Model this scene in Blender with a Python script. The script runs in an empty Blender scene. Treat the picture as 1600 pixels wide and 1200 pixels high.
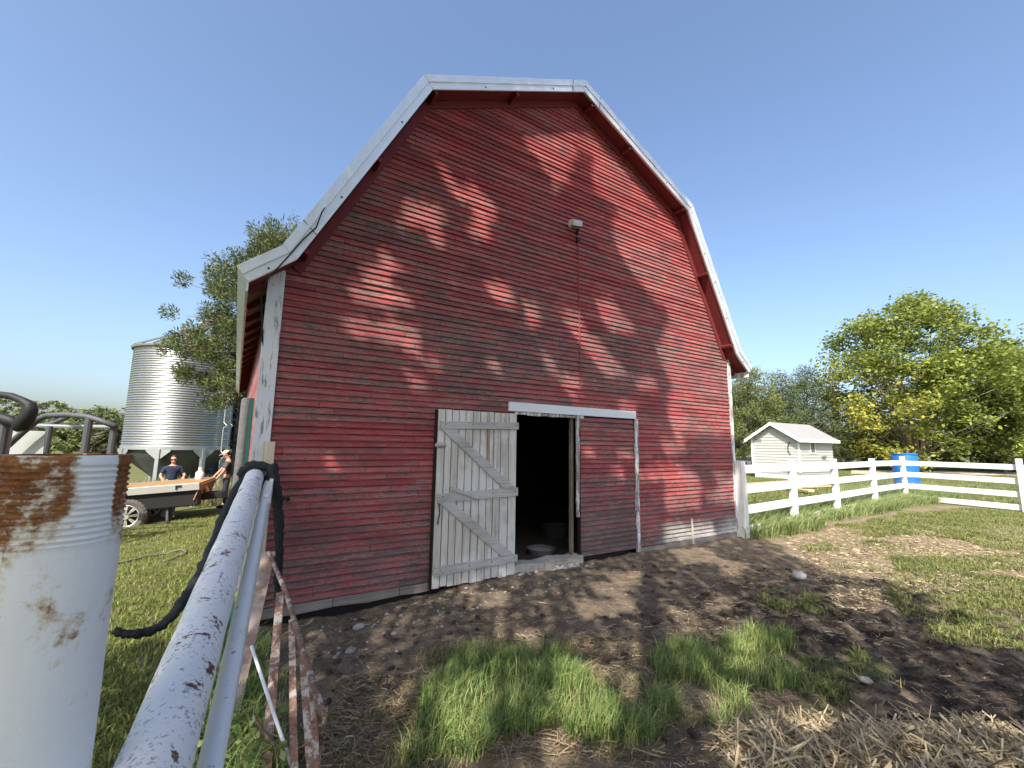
import bpy, bmesh, math, random
import numpy as np
from mathutils import Vector, Matrix, Quaternion
random.seed(7)
RNG = np.random.default_rng(11)
scene = bpy.context.scene
COL = scene.collection
rad = math.radians

# ------------------------------------------------------------------ camera
CF, CP, CR, CH = 677.96, .1397, .0154, 1.6
cp, sp, cr, sr = math.cos(CP), math.sin(CP), math.cos(CR), math.sin(CR)
FW = np.array([0, cp, sp]); _u = np.array([0, -sp, cp]); _r = np.array([1., 0, 0])
RT = _r * cr + _u * sr; UP = _u * cr - _r * sr
CAM = np.array([0, 0, CH])
cam_d = bpy.data.cameras.new('camera'); cam = bpy.data.objects.new('camera', cam_d); COL.objects.link(cam)
cam_d.sensor_width = 36; cam_d.lens = 36 * CF / 1600; cam_d.clip_start = .02; cam_d.clip_end = 2000
M_ = Matrix.Identity(4)
for i in range(3):
    M_[i][0] = RT[i]; M_[i][1] = UP[i]; M_[i][2] = -FW[i]; M_[i][3] = CAM[i]
cam.matrix_world = M_
scene.camera = cam
# barn front plane (measured): origin, direction along it, outward normal
YAW = .5622
AL = np.array([math.cos(YAW), math.sin(YAW), 0]); NN = np.array([math.sin(YAW), -math.cos(YAW), 0])
BO = -NN * 4.8094 + AL * 4.1195
SUN_AZ, SUN_EL = rad(17), rad(46)
SD = np.array([math.cos(SUN_EL) * math.sin(SUN_AZ), math.cos(SUN_EL) * math.cos(SUN_AZ), -math.sin(SUN_EL)])

def ray(x, y): return FW + RT * (x - 800) / CF - UP * (y - 600) / CF
def gp(x, y, z=0.):
    d = ray(x, y); t = (z - CH) / d[2]; return CAM + d * t
def ap(x, y, Y): return CAM + ray(x, y) * Y
def wp(x, y, off=0.):
    d = ray(x, y); t = ((BO + NN * off - CAM) @ NN) / (d @ NN); q = CAM + d * t - BO
    return float(q @ AL), float(q[2])
def W(s, z, off=0.): return BO + AL * s + NN * off + np.array([0, 0, z])
def crop(pts, x0, y0, k): return [(x0 + a / k, y0 + b / k) for a, b in pts]

# ------------------------------------------------------------------ noise + terrain
def _hash(ix, iy, seed):
    h = (ix.astype(np.int64) * 374761393 + iy.astype(np.int64) * 668265263 + seed * 974711) & 0x7fffffff
    h = ((h ^ (h >> 13)) * 1274126177) & 0x7fffffff
    return ((h ^ (h >> 16)) & 0xffff) / 65535.
def vnoise(x, y, seed=0):
    x = np.asarray(x, float); y = np.asarray(y, float)
    ix = np.floor(x); iy = np.floor(y); fx = x - ix; fy = y - iy
    fx = fx * fx * (3 - 2 * fx); fy = fy * fy * (3 - 2 * fy)
    a = _hash(ix, iy, seed); b = _hash(ix + 1, iy, seed); c = _hash(ix, iy + 1, seed); d = _hash(ix + 1, iy + 1, seed)
    return (a * (1 - fx) + b * fx) * (1 - fy) + (c * (1 - fx) + d * fx) * fy
def sstep(a, b, v):
    t = np.clip((v - a) / (b - a), 0, 1); return t * t * (3 - 2 * t)
def inpoly(px, py, poly):
    px = np.asarray(px, float); py = np.asarray(py, float)
    r = np.zeros(px.shape, bool); n = len(poly)
    for i in range(n):
        x1, y1 = poly[i][0], poly[i][1]; x2, y2 = poly[(i + 1) % n][0], poly[(i + 1) % n][1]
        if y1 == y2: continue
        c = ((y1 > py) != (y2 > py)) & (px < (x2 - x1) * (py - y1) / (y2 - y1) + x1)
        r ^= c
    return r
def gpoly(img): return [tuple(gp(x, y)[:2]) for x, y in img]
HAY = gpoly([(1130, 1250), (1165, 1160), (1200, 1142), (1240, 1128), (1290, 1150), (1340, 1154), (1412, 1157), (1490, 1153), (1545, 1148), (1600, 1164), (1750, 1170), (1800, 1300), (1500, 1400), (1130, 1400)])
def gz(x, y):
    x = np.asarray(x, float); y = np.asarray(y, float)
    t = -x - 2.4
    z = -.095 * np.log1p(np.exp(np.clip(t * 1.5, -40, 40))) / 1.5
    z = -.95 * np.tanh(-z / .95)
    near = sstep(16, 9, np.hypot(x - 1, y - 4))
    z = z + near * (.05 * (vnoise(x * .9, y * .9, 1) - .5) + .035 * (vnoise(x * 3.1, y * 3.1, 2) - .5) + .028 * (vnoise(x * 9, y * 9, 3) - .5) + .018 * (vnoise(x * 22, y * 22, 4) - .5))
    # trodden mud: stronger lumps at the lower right
    mud = sstep(2.2, .8, np.hypot((x - 3.6) / 1.25, y - 3.9))
    z = z + mud * (.10 * (vnoise(x * 6, y * 6, 8) - .55) + .07 * (vnoise(x * 11, y * 11, 9) - .5))
    # along the barn front
    s = (x - BO[0]) * AL[0] + (y - BO[1]) * AL[1]; o = (x - BO[0]) * NN[0] + (y - BO[1]) * NN[1]
    infront = sstep(-4.2, -3.8, s) * sstep(4.2, 3.9, s)
    z = z - .07 * infront * sstep(.5, .05, np.abs(o)) * sstep(-1.2, -3.0, s)
    z = np.where((np.abs(s) < 3.84) & (o < -.02) & (o > -11), np.minimum(z - .08, -.06), z)
    # hay mound
    h = np.hypot((x - 2.0) / 1.7, (y - 2.15) / .55)
    z = z + .13 * sstep(1.2, .2, h)
    return z
def gz1(x, y): return float(gz(np.array([x]), np.array([y]))[0])

# ------------------------------------------------------------------ object helpers
WM = {}
def thing(name, label, cat, loc=(0, 0, 0), rz=0., group=None):
    o = bpy.data.objects.new(name, None); COL.objects.link(o)
    o.empty_display_size = .2
    o.location = tuple(map(float, loc)); o.rotation_euler = (0, 0, rz)
    o['label'] = label; o['category'] = cat
    if group: o['group'] = group
    WM[o.name] = Matrix.Translation(Vector(tuple(map(float, loc)))) @ Matrix.Rotation(rz, 4, 'Z')
    return o
def tag(o, label, cat, group=None, kind=None):
    if label: o['label'] = label
    if cat: o['category'] = cat
    if group: o['group'] = group
    if kind: o['kind'] = kind
    return o

class MB:
    def __init__(s): s.v = []; s.f = []
    def add(s, vs, fs):
        b = len(s.v); s.v += [tuple(map(float, p)) for p in vs]; s.f += [tuple(i + b for i in f) for f in fs]; return s
    def box(s, c, size, R=None):
        hx, hy, hz = size[0] / 2, size[1] / 2, size[2] / 2
        p = [Vector((x, y, z)) for x in (-hx, hx) for y in (-hy, hy) for z in (-hz, hz)]
        if R is not None: p = [R @ q for q in p]
        c = Vector(tuple(c))
        return s.add([q + c for q in p], [(0, 1, 3, 2), (4, 6, 7, 5), (0, 4, 5, 1), (2, 3, 7, 6), (0, 2, 6, 4), (1, 5, 7, 3)])
    def bar(s, a, b, w, h, up=(0, 0, 1), cham=.0):
        a = Vector(tuple(map(float, a))); b = Vector(tuple(map(float, b))); d = (b - a); L = d.length; d.normalize()
        x = d.cross(Vector(up))
        if x.length < 1e-4: x = d.cross(Vector((1, 0, 0)))
        x.normalize(); y = x.cross(d).normalized()
        if cham <= 0:
            pr = [(-w / 2, -h / 2), (w / 2, -h / 2), (w / 2, h / 2), (-w / 2, h / 2)]
        else:
            k = cham
            pr = [(-w / 2 + k, -h / 2), (w / 2 - k, -h / 2), (w / 2, -h / 2 + k), (w / 2, h / 2 - k), (w / 2 - k, h / 2), (-w / 2 + k, h / 2), (-w / 2, h / 2 - k), (-w / 2, -h / 2 + k)]
        n = len(pr)
        vs = [a + x * p + y * q for p, q in pr] + [b + x * p + y * q for p, q in pr]
        fs = [(i, (i + 1) % n, n + (i + 1) % n, n + i) for i in range(n)] + [tuple(range(n))[::-1], tuple(range(n, 2 * n))]
        return s.add(vs, fs)
    def tube(s, pts, rr, n=10, cap=True):
        P = [Vector(tuple(map(float, p))) for p in pts]
        if not hasattr(rr, '__len__'): rr = [rr] * len(P)
        t0 = (P[1] - P[0]).normalized()
        ref = Vector((0, 0, 1)) if abs(t0.z) < .9 else Vector((1, 0, 0))
        x = t0.cross(ref).normalized(); vs = []; b = len(P)
        for i in range(b):
            if i == 0: t = t0
            elif i == b - 1: t = (P[i] - P[i - 1]).normalized()
            else: t = ((P[i + 1] - P[i]).normalized() + (P[i] - P[i - 1]).normalized()).normalized()
            x = (x - t * x.dot(t)).normalized(); y = t.cross(x)
            for k in range(n):
                a = 2 * math.pi * k / n
                vs.append(P[i] + (x * math.cos(a) + y * math.sin(a)) * rr[i])
        fs = [(i * n + k, i * n + (k + 1) % n, (i + 1) * n + (k + 1) % n, (i + 1) * n + k) for i in range(b - 1) for k in range(n)]
        if cap: fs += [tuple(range(n))[::-1], tuple(range((b - 1) * n, b * n))]
        return s.add(vs, fs)
    def lathe(s, prof, n=32, c=(0, 0, 0), cap0=False, cap1=False):
        vs = [(c[0] + r * math.cos(2 * math.pi * k / n), c[1] + r * math.sin(2 * math.pi * k / n), c[2] + z) for r, z in prof for k in range(n)]
        m = len(prof)
        fs = [(i * n + k, i * n + (k + 1) % n, (i + 1) * n + (k + 1) % n, (i + 1) * n + k) for i in range(m - 1) for k in range(n)]
        if cap0: fs.append(tuple(range(n))[::-1])
        if cap1: fs.append(tuple(range((m - 1) * n, m * n)))
        return s.add(vs, fs)
    def prism(s, poly, y0, y1, f=None):
        """poly in (a, b); f maps (a, b, y) to a point"""
        f = f or (lambda a, b, y: (a, y, b)); n = len(poly)
        vs = [f(a, b, y0) for a, b in poly] + [f(a, b, y1) for a, b in poly]
        fs = [(i, (i + 1) % n, n + (i + 1) % n, n + i) for i in range(n)] + [tuple(range(n))[::-1], tuple(range(n, 2 * n))]
        return s.add(vs, fs)
    def ellipsoid(s, c, r, nu=12, nv=8, jit=0., rnd=None, R=None):
        rnd = rnd or random; vs = []; fs = []; c = Vector(tuple(map(float, c)))
        for j in range(1, nv):
            for i in range(nu):
                th = math.pi * j / nv; ph = 2 * math.pi * i / nu; k = 1 + jit * (rnd.random() - .5)
                p = Vector((r[0] * math.sin(th) * math.cos(ph), r[1] * math.sin(th) * math.sin(ph), r[2] * math.cos(th))) * k
                vs.append(c + (R @ p if R else p))
        t = Vector((0, 0, r[2])); vs.append(c + (R @ t if R else t)); vs.append(c - (R @ t if R else t)); N = len(vs)
        for j in range(nv - 2):
            for i in range(nu): fs.append((j * nu + i, (j + 1) * nu + i, (j + 1) * nu + (i + 1) % nu, j * nu + (i + 1) % nu))
        for i in range(nu):
            fs.append((N - 2, i, (i + 1) % nu)); fs.append((N - 1, (nv - 2) * nu + (i + 1) % nu, (nv - 2) * nu + i))
        return s.add(vs, fs)

def obj(name, mb, mat, parent=None, world=False, smooth=False, bevel=0., sharp=None):
    """link the collected shapes as ONE mesh object; world=True means the coordinates are world ones"""
    me = bpy.data.meshes.new(name)
    vs = mb.v
    if world and parent is not None:
        inv = WM[parent.name].inverted(); vs = [tuple(inv @ Vector(p)) for p in vs]
    me.from_pydata(vs, [], mb.f); me.validate(); me.update()
    bm = bmesh.new(); bm.from_mesh(me); bmesh.ops.recalc_face_normals(bm, faces=bm.faces); bm.to_mesh(me); bm.free()
    if smooth:
        me.shade_smooth() if hasattr(me, 'shade_smooth') else None
        if sharp: me.set_sharp_from_angle(angle=rad(sharp))
    me.materials.append(mat)
    o = bpy.data.objects.new(name, me); COL.objects.link(o)
    if parent is not None: o.parent = parent; WM[o.name] = WM[parent.name]
    else: WM[o.name] = Matrix.Identity(4)
    if bevel > 0:
        b = o.modifiers.new('bevel', 'BEVEL'); b.width = bevel; b.segments = 2; b.limit_method = 'ANGLE'; b.angle_limit = rad(40)
    return o
def arr_obj(name, V, Q, T, mat, parent=None, smooth=False):
    """mesh from numpy arrays of vertices, quads and triangles"""
    V = np.asarray(V, np.float32)
    if parent is not None:
        inv = np.array(WM[parent.name].inverted()); V = V @ inv[:3, :3].T + inv[:3, 3]
    Q = np.zeros((0, 4), np.int32) if Q is None else np.asarray(Q, np.int32)
    T = np.zeros((0, 3), np.int32) if T is None else np.asarray(T, np.int32)
    me = bpy.data.meshes.new(name)
    me.vertices.add(len(V)); me.vertices.foreach_set('co', V.astype(np.float32).ravel())
    nl = Q.size + T.size; npoly = len(Q) + len(T)
    me.loops.add(nl); me.loops.foreach_set('vertex_index', np.concatenate([Q.ravel(), T.ravel()]).astype(np.int32))
    me.polygons.add(npoly)
    st = np.concatenate([np.arange(len(Q)) * 4, Q.size + np.arange(len(T)) * 3]).astype(np.int32)
    me.polygons.foreach_set('loop_start', st)
    try: me.polygons.foreach_set('loop_total', np.concatenate([np.full(len(Q), 4), np.full(len(T), 3)]).astype(np.int32))
    except Exception: pass
    if smooth: me.polygons.foreach_set('use_smooth', np.ones(npoly, bool))
    me.update(calc_edges=True); me.validate()
    me.materials.append(mat)
    o = bpy.data.objects.new(name, me); COL.objects.link(o)
    if parent is not None: o.parent = parent; WM[o.name] = WM[parent.name]
    return o
def copy_tree(o, parent=None):
    c = o.copy(); COL.objects.link(c)
    if parent is not None: c.parent = parent
    for ch in list(o.children): copy_tree(ch, c)
    return c

# ------------------------------------------------------------------ materials
class N:
    """small node-graph helper"""
    def __init__(s, name, rough=.8, metal=0., spec=.3):
        s.m = bpy.data.materials.new(name); s.m.use_nodes = True; s.t = s.m.node_tree
        s.b = s.t.nodes['Principled BSDF']; s.b.inputs['Roughness'].default_value = rough; s.b.inputs['Metallic'].default_value = metal
        s.b.inputs['Specular IOR Level'].default_value = spec
        s.co = None
    def n(s, ty, **kw):
        nd = s.t.nodes.new(ty)
        for k, v in kw.items():
            if k.startswith('i_'):
                key = k[2:]; key = int(key) if key.isdigit() else key
                s.set(nd.inputs[key], v)
            else: setattr(nd, k, v)
        return nd
    def set(s, sock, v):
        if hasattr(v, 'is_linked') or isinstance(v, bpy.types.NodeSocket): s.t.links.new(v, sock)
        elif isinstance(v, (tuple, list)) and len(v) == 3 and sock.type == 'RGBA': sock.default_value = (*v, 1)
        else: sock.default_value = v
    def coord(s, scale=(1, 1, 1), kind='Object', off=(0, 0, 0)):
        if s.co is None: s.co = s.n('ShaderNodeTexCoord')
        return s.n('ShaderNodeMapping', i_0=s.co.outputs[kind], i_3=scale, i_1=off).outputs[0]
    def noise(s, scale, detail=4., rough=.55, vec=None, dist=0., col=False):
        nd = s.n('ShaderNodeTexNoise', i_Scale=scale, i_Detail=detail, i_Roughness=rough, i_Distortion=dist)
        s.set(nd.inputs['Vector'], vec if vec is not None else s.coord())
        return nd.outputs['Color' if col else 'Fac']
    def ramp(s, fac, stops, interp='LINEAR'):
        nd = s.n('ShaderNodeValToRGB', i_0=fac); e = nd.color_ramp.elements; nd.color_ramp.interpolation = interp
        while len(e) < len(stops): e.new(.5)
        for k, (p, c) in enumerate(stops):
            e[k].position = p; e[k].color = (c, c, c, 1) if not hasattr(c, '__len__') else (*c, 1)
        return nd.outputs[0]
    def mix(s, f, a, b, mode='MIX'):
        nd = s.n('ShaderNodeMix', data_type='RGBA', blend_type=mode)
        s.set(nd.inputs[0], f); s.set(nd.inputs[6], a); s.set(nd.inputs[7], b); return nd.outputs[2]
    def math(s, op, a, b=0., c=None, clamp=False):
        nd = s.n('ShaderNodeMath', operation=op, use_clamp=clamp); s.set(nd.inputs[0], a); s.set(nd.inputs[1], b)
        if c is not None: s.set(nd.inputs[2], c)
        return nd.outputs[0]
    def sep(s, v):
        nd = s.n('ShaderNodeSeparateXYZ', i_0=v); return nd.outputs
    def comb(s, x, y, z): return s.n('ShaderNodeCombineXYZ', i_0=x, i_1=y, i_2=z).outputs[0]
    def smooth(s, v, a, b):
        nd = s.n('ShaderNodeMapRange', interpolation_type='SMOOTHSTEP', i_0=v, i_1=a, i_2=b); return nd.outputs[0]
    def bump(s, h, strength=.3, dist=.01):
        nd = s.n('ShaderNodeBump', i_Strength=strength, i_Distance=dist); s.set(nd.inputs['Height'], h)
        s.t.links.new(nd.outputs[0], s.b.inputs['Normal']); return s
    def base(s, c): s.set(s.b.inputs['Base Color'], c); return s
    def rough(s, c): s.set(s.b.inputs['Roughness'], c); return s
    def island(s): return s.n('ShaderNodeNewGeometry').outputs['Random Per Island']

def simple(name, col, rough=.7, metal=0., var=.12, scale=6., bump=0., spec=.3):
    g = N(name, rough, metal, spec)
    f = g.noise(scale, 5)
    g.base(g.mix(f, tuple(c * (1 - var) for c in col), tuple(min(1, c * (1 + var)) for c in col)))
    if bump: g.bump(g.noise(scale * 4, 5), bump, .01)
    return g.m
# ================================================================== MATERIALS
ROW = .067
def siding_mat(name, peel_add=0.):
    g = N(name, .75, 0, .25)
    X, Y, Z = g.sep(g.coord())
    row = g.math('FLOOR', g.math('DIVIDE', Z, ROW))
    rr = g.n('ShaderNodeTexWhiteNoise', noise_dimensions='1D', i_1=row).outputs[0]
    seg = g.math('FLOOR', g.math('ADD', g.math('DIVIDE', X, 2.3), g.math('MULTIPLY', rr, 7.3)))
    wn = g.n('ShaderNodeTexWhiteNoise', noise_dimensions='2D', i_0=g.comb(row, seg, 0.)).outputs[0]
    streak = g.noise(1., 6, .68, g.comb(g.math('MULTIPLY', X, 4.5), g.math('MULTIPLY', wn, 20.), g.math('MULTIPLY', Z, 40.)), .6)
    fine = g.noise(1., 5, .7, g.comb(g.math('MULTIPLY', X, 22.), 3.1, g.math('MULTIPLY', Z, 150.)))
    big = g.noise(.55, 3, .5, g.coord((1, 1, 1.3), off=(3, 0, 1)))
    low = g.smooth(Z, 2.6, .2)
    mid = g.math('MULTIPLY', g.smooth(Z, 1.6, 2.6), g.smooth(Z, 6.2, 3.6))
    th = g.math('ADD', g.math('MULTIPLY', wn, .08), g.math('MULTIPLY', big, .20))
    th = g.math('ADD', th, g.math('ADD', g.math('MULTIPLY', low, .075), g.math('MULTIPLY', mid, .055)))
    # the last boards at the right foot have lost their paint altogether
    bare = g.math('MULTIPLY', g.smooth(g.math('ADD', Z, g.math('MULTIPLY', big, .5)), .72, .36), g.smooth(X, 1.5, 2.4))
    th = g.math('ADD', g.math('ADD', th, g.math('MULTIPLY', bare, .35)), peel_add)
    v = g.math('ADD', g.math('MULTIPLY', streak, .56), g.math('MULTIPLY', fine, .44))
    v = g.math('ADD', v, th)
    peel = g.smooth(v, .693, .750)
    edge = g.math('MULTIPLY', g.smooth(v, .672, .708), g.smooth(v, .745, .708))
    red = g.ramp(wn, [(0, (.28, .046, .049)), (.5, (.37, .064, .064)), (1, (.47, .088, .080))])
    red = g.mix(g.math('MULTIPLY', g.smooth(fine, .38, .68), .62), red, (.13, .03, .034))
    wood = g.ramp(g.noise(1., 5, .7, g.comb(g.math('MULTIPLY', X, 6.), wn, g.math('MULTIPLY', Z, 210.))), [(.25, (.05, .036, .032)), (.55, (.14, .108, .096)), (.8, (.27, .23, .21))])
    wood = g.mix(bare, wood, g.mix(fine, (.30, .27, .25), (.62, .6, .57)))
    c = g.mix(peel, red, wood)
    c = g.mix(g.math('MULTIPLY', edge, .34), c, (.46, .35, .33))
    fr = g.math('FRACT', g.math('ADD', g.math('DIVIDE', X, 2.3), g.math('MULTIPLY', rr, 7.3)))
    c = g.mix(g.math('MULTIPLY', g.math('LESS_THAN', fr, .0028), .85), c, (.02, .012, .012))
    grime = g.math('MULTIPLY', g.smooth(g.noise(1., 5, .65, g.coord((1.6, 1, 5.), off=(7, 2, 3))), .43, .63), .5)
    c = g.mix(grime, c, (.085, .055, .055))
    g.base(c); g.bump(g.math('SUBTRACT', g.math('ADD', fine, g.math('MULTIPLY', streak, .6)), g.math('MULTIPLY', peel, .5)), .55, .004)
    return g.m
def old_wood(name, axis=2, tint=(.40, .37, .33), dark=(.12, .10, .085), rust=.5, white=.5, k=1.):
    """weathered boards with grain along the axis, some white paint left and brown stains"""
    g = N(name, .85, 0, .2)
    sc = [26 * k, 26 * k, 26 * k]; sc[axis] = 1.4 * k
    sc2 = [90 * k] * 3; sc2[axis] = 4 * k
    a = g.noise(1., 6, .65, g.coord(tuple(sc)), .4); b = g.noise(1., 5, .7, g.coord(tuple(sc2)))
    isl = g.island()
    v = g.math('ADD', g.math('MULTIPLY', a, .6), g.math('MULTIPLY', b, .4))
    c = g.ramp(g.math('ADD', v, g.math('MULTIPLY', isl, .08)), [(.32, dark), (.48, tint), (.66, tuple(min(1, t * 1.35) for t in tint))])
    w = g.smooth(g.math('ADD', g.noise(2.2, 4, .6), g.math('MULTIPLY', b, .35)), .62, .74)
    c = g.mix(g.math('MULTIPLY', w, white), c, (.68, .68, .66))
    st = g.smooth(g.noise(1., 4, .6, g.coord(tuple(q * .35 for q in sc), off=(4, 2, 1))), .60, .74)
    c = g.mix(g.math('MULTIPLY', st, rust), c, (.30, .19, .085))
    g.base(c); g.bump(v, .6, .004); return g.m
def flaky_white(name, axis=2, amt=.5, col=(.66, .68, .69)):
    g = N(name, .7, 0, .3)
    sc = [30, 30, 30]; sc[axis] = 3.
    a = g.noise(1., 6, .7, g.coord(tuple(sc)), .5); b = g.noise(3., 4, .6)
    v = g.math('ADD', g.math('MULTIPLY', a, .7), g.math('MULTIPLY', b, .3))
    p = g.smooth(v, .62 - amt * .2, .69 - amt * .2)
    c = g.mix(p, g.mix(b, tuple(q * .9 for q in col), col), g.mix(a, (.10, .085, .075), (.34, .31, .28)))
    g.base(c); g.bump(g.math('SUBTRACT', a, g.math('MULTIPLY', p, .6)), .5, .004); return g.m
def metal_trim(name):
    g = N(name, .36, .55, .5)
    a = g.noise(2.6, 3, .5, g.coord((1, 1, 1))); b = g.noise(9., 4, .6)
    g.base(g.mix(b, (.66, .69, .70), (.78, .80, .80))); g.rough(g.math('ADD', .28, g.math('MULTIPLY', b, .2)))
    g.bump(a, .5, .04); return g.m
M = {}
M['siding'] = siding_mat('barn_siding_paint')
M['siding_door'] = siding_mat('door_siding_paint', .03)
M['red_trim'] = simple('red_trim_paint', (.15, .024, .026), .65, 0, .25, 5, .25)
M['dark_wood'] = simple('shade_dark_wood', (.016, .011, .010), .9, 0, .4, 8, .4)  # near-black, so deep shade in the siding grooves is put into the colour
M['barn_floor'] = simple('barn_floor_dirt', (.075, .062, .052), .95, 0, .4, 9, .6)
M['door_wood'] = old_wood('open_door_boards', 2, (.47, .44, .39), (.10, .08, .062), 1., .6)
M['batten'] = old_wood('door_batten_wood', 0, (.36, .345, .32), (.14, .12, .10), .2, .2)
M['grey_beam'] = old_wood('grey_beam_wood', 0, (.34, .31, .27), (.12, .10, .085), .3, .1)
M['white_flaky'] = flaky_white('flaking_white_paint', 2, .5)
M['white_flaky_more'] = flaky_white('badly_flaking_white_paint', 2, .75, (.74, .75, .75))
M['header'] = flaky_white('header_white_paint', 0, -.1, (.72, .76, .78))
M['trim'] = metal_trim('white_trim_metal')
M['roof'] = simple('roof_sheet_metal', (.5, .52, .53), .4, .7, .1, 3, .1)
M['black'] = simple('black_rubber', (.012, .012, .013), .6, 0, .3, 20, .3)
M['grey_metal'] = simple('grey_metal', (.33, .34, .35), .45, .6, .15, 12, .1)
M['iron'] = simple('dark_iron', (.06, .055, .05), .6, .7, .3, 20, .3)

# ================================================================== BARN
barn = thing('barn', 'tall red gambrel barn with peeling lap siding and white metal roof edge', 'barn', BO, YAW)
PROF = [(-4.1376, 3.0489), (-3.7634, 3.3617), (-2.4598, 5.8667), (0, 7.0481), (2.4598, 5.8667), (3.7634, 3.3617), (4.1376, 3.0489)]
HW, BL = 3.834, 11.0
def offprof(d):
    out = []; P = [Vector(p) for p in PROF]; n = len(P)
    nr = []
    for i in range(n - 1):
        t = (P[i + 1] - P[i]).normalized(); nr.append(Vector((-t.y, t.x)))
    for i in range(n):
        if i == 0: out.append(P[0] + nr[0] * d)
        elif i == n - 1: out.append(P[-1] + nr[-1] * d)
        else:
            m = (nr[i - 1] + nr[i]).normalized(); out.append(P[i] + m * (d / m.dot(nr[i])))
    return [tuple(p) for p in out]
def halfw(z, ins=0.):
    P = PROF[3:6]
    if z <= P[2][1] + .02: return HW
    for (x0, z0), (x1, z1) in zip(P, P[1:]):
        if z1 <= z <= z0: return min(HW, x1 + (x0 - x1) * (z - z1) / (z0 - z1)) - ins
    return 0.
DOOR = (-1.06, 1.21, 2.03)
# backing wall (three slabs round the doorway, butted)
b = MB(); top = [p for p in offprof(.02)[1:6]]
y0, y1 = .004, .14
def flip(poly): return poly
b.prism([(-HW, -.25), (DOOR[0], -.25), (DOOR[0], DOOR[2]), (-HW, DOOR[2])], y0, y1)
b.prism([(DOOR[1], -.25), (HW, -.25), (HW, DOOR[2]), (DOOR[1], DOOR[2])], y0, y1)
b.prism([(-HW, DOOR[2]), (HW, DOOR[2]), (HW, 3.34), (3.74, 3.42), (2.45, 5.88), (0, 7.055), (-2.45, 5.88), (-3.74, 3.42), (-HW, 3.34)], y0, y1)
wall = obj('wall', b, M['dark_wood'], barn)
# lap siding: every board a bevelled strip, in lengths of a metre or so that wander a little
def boards(z0, z1, spans_of, seed, yoff=0.):
    rnd = random.Random(seed); m = MB(); i = 0; z = z0
    n = int(round((z1 - z0) / ROW))
    for i in range(n):
        za = z0 + i * ROW; zb = za + ROW - .002
        for sa, sb in spans_of(za, zb):
            if sb - sa < .03: continue
            k = max(1, int((sb - sa) / 1.1)); xs = [sa + (sb - sa) * j / k for j in range(k + 1)]
            gap = .015 + rnd.random() * .006; lip = .019 + rnd.random() * .007
            vs = []; fs = []
            for x in xs:
                jz = (rnd.random() - .5) * .005; jy = (rnd.random() - .5) * .004 + yoff
                vs += [(x, jy, za + gap * .5 + jz), (x, jy - lip, za + gap * .6 + jz), (x, jy - lip - .001, za + gap * .6 + .008 + jz), (x, jy - .006, zb + gap * .45)]
            for j in range(k):
                for q in range(3): fs.append((j * 4 + q, j * 4 + q + 1, (j + 1) * 4 + q + 1, (j + 1) * 4 + q))
            fs += [(0, 3, 2, 1), (k * 4, k * 4 + 1, k * 4 + 2, k * 4 + 3)]
            m.add(vs, fs)
    return m
def spans(za, zb):
    h = min(halfw(zb, -.01), halfw(za, -.01)); h = max(h, 0)
    if za < DOOR[2] - .01: return [(-h, DOOR[0]), (DOOR[1], h)]
    return [(-h, h)]
obj('siding', boards(.067, 7.035, spans, 3), M['siding'], wall)
BWOB = [.0, .006, -.004, .003, .01, .004, -.006, .002, .008, .0, .004]
# plain board along the foot of the wall, wavy below
BBW = old_wood('base_board_wood', 0, (.19, .165, .145), (.06, .05, .042), .2, .05)
for a, c in ((-HW, -2.15), (1.21, 2.52)):
    k = 10; m = MB()
    for j in range(k):
        xa, xb = a + (c - a) * j / k, a + (c - a) * (j + 1) / k - (.006 if j % 4 == 3 else 0)
        dz = BWOB[j]
        m.prism([(xa, .0 + dz - .02), (xb, BWOB[j + 1] - .02), (xb, .069), (xa, .069)], -.03, .003)
    obj('base_board', m, BBW, wall)
m = MB().prism([(2.56, -.04), (HW, -.04), (HW, .069), (2.56, .069)], -.034, .003)
obj('base_board', m, BBW, wall)
m = MB().bar((2.545, -.028, -.03), (2.53, -.022, .42), .035, .03)
obj('corner_strip', m, M['grey_beam'], wall)
# side and back walls, floor, loft
obj('wall', MB().box((-HW - .06, BL / 2 + .04, 1.15), (.1, BL - .08, 4.3)), M['siding'], barn)
obj('wall', MB().box((HW + .0, BL / 2 + .08, 1.15), (.1, BL - .16, 4.3)), M['siding'], barn)
m = MB().prism([(-HW, -1), (HW, -1), (HW, 3.34), (3.74, 3.42), (2.45, 5.88), (0, 7.055), (-2.45, 5.88), (-3.74, 3.42), (-HW, 3.34)], BL, BL + .12)
obj('wall', m, M['siding'], barn)
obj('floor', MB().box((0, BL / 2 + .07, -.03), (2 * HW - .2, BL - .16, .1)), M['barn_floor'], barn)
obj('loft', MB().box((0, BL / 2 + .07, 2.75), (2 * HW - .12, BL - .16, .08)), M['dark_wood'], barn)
obj('partition', MB().box((0, 4.2, 1.35), (2 * HW - .12, .08, 2.7)), simple('interior_shade_wood', (.012, .01, .009), .95), barn)  # the unlit interior's shade is put into this near-black colour
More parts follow.
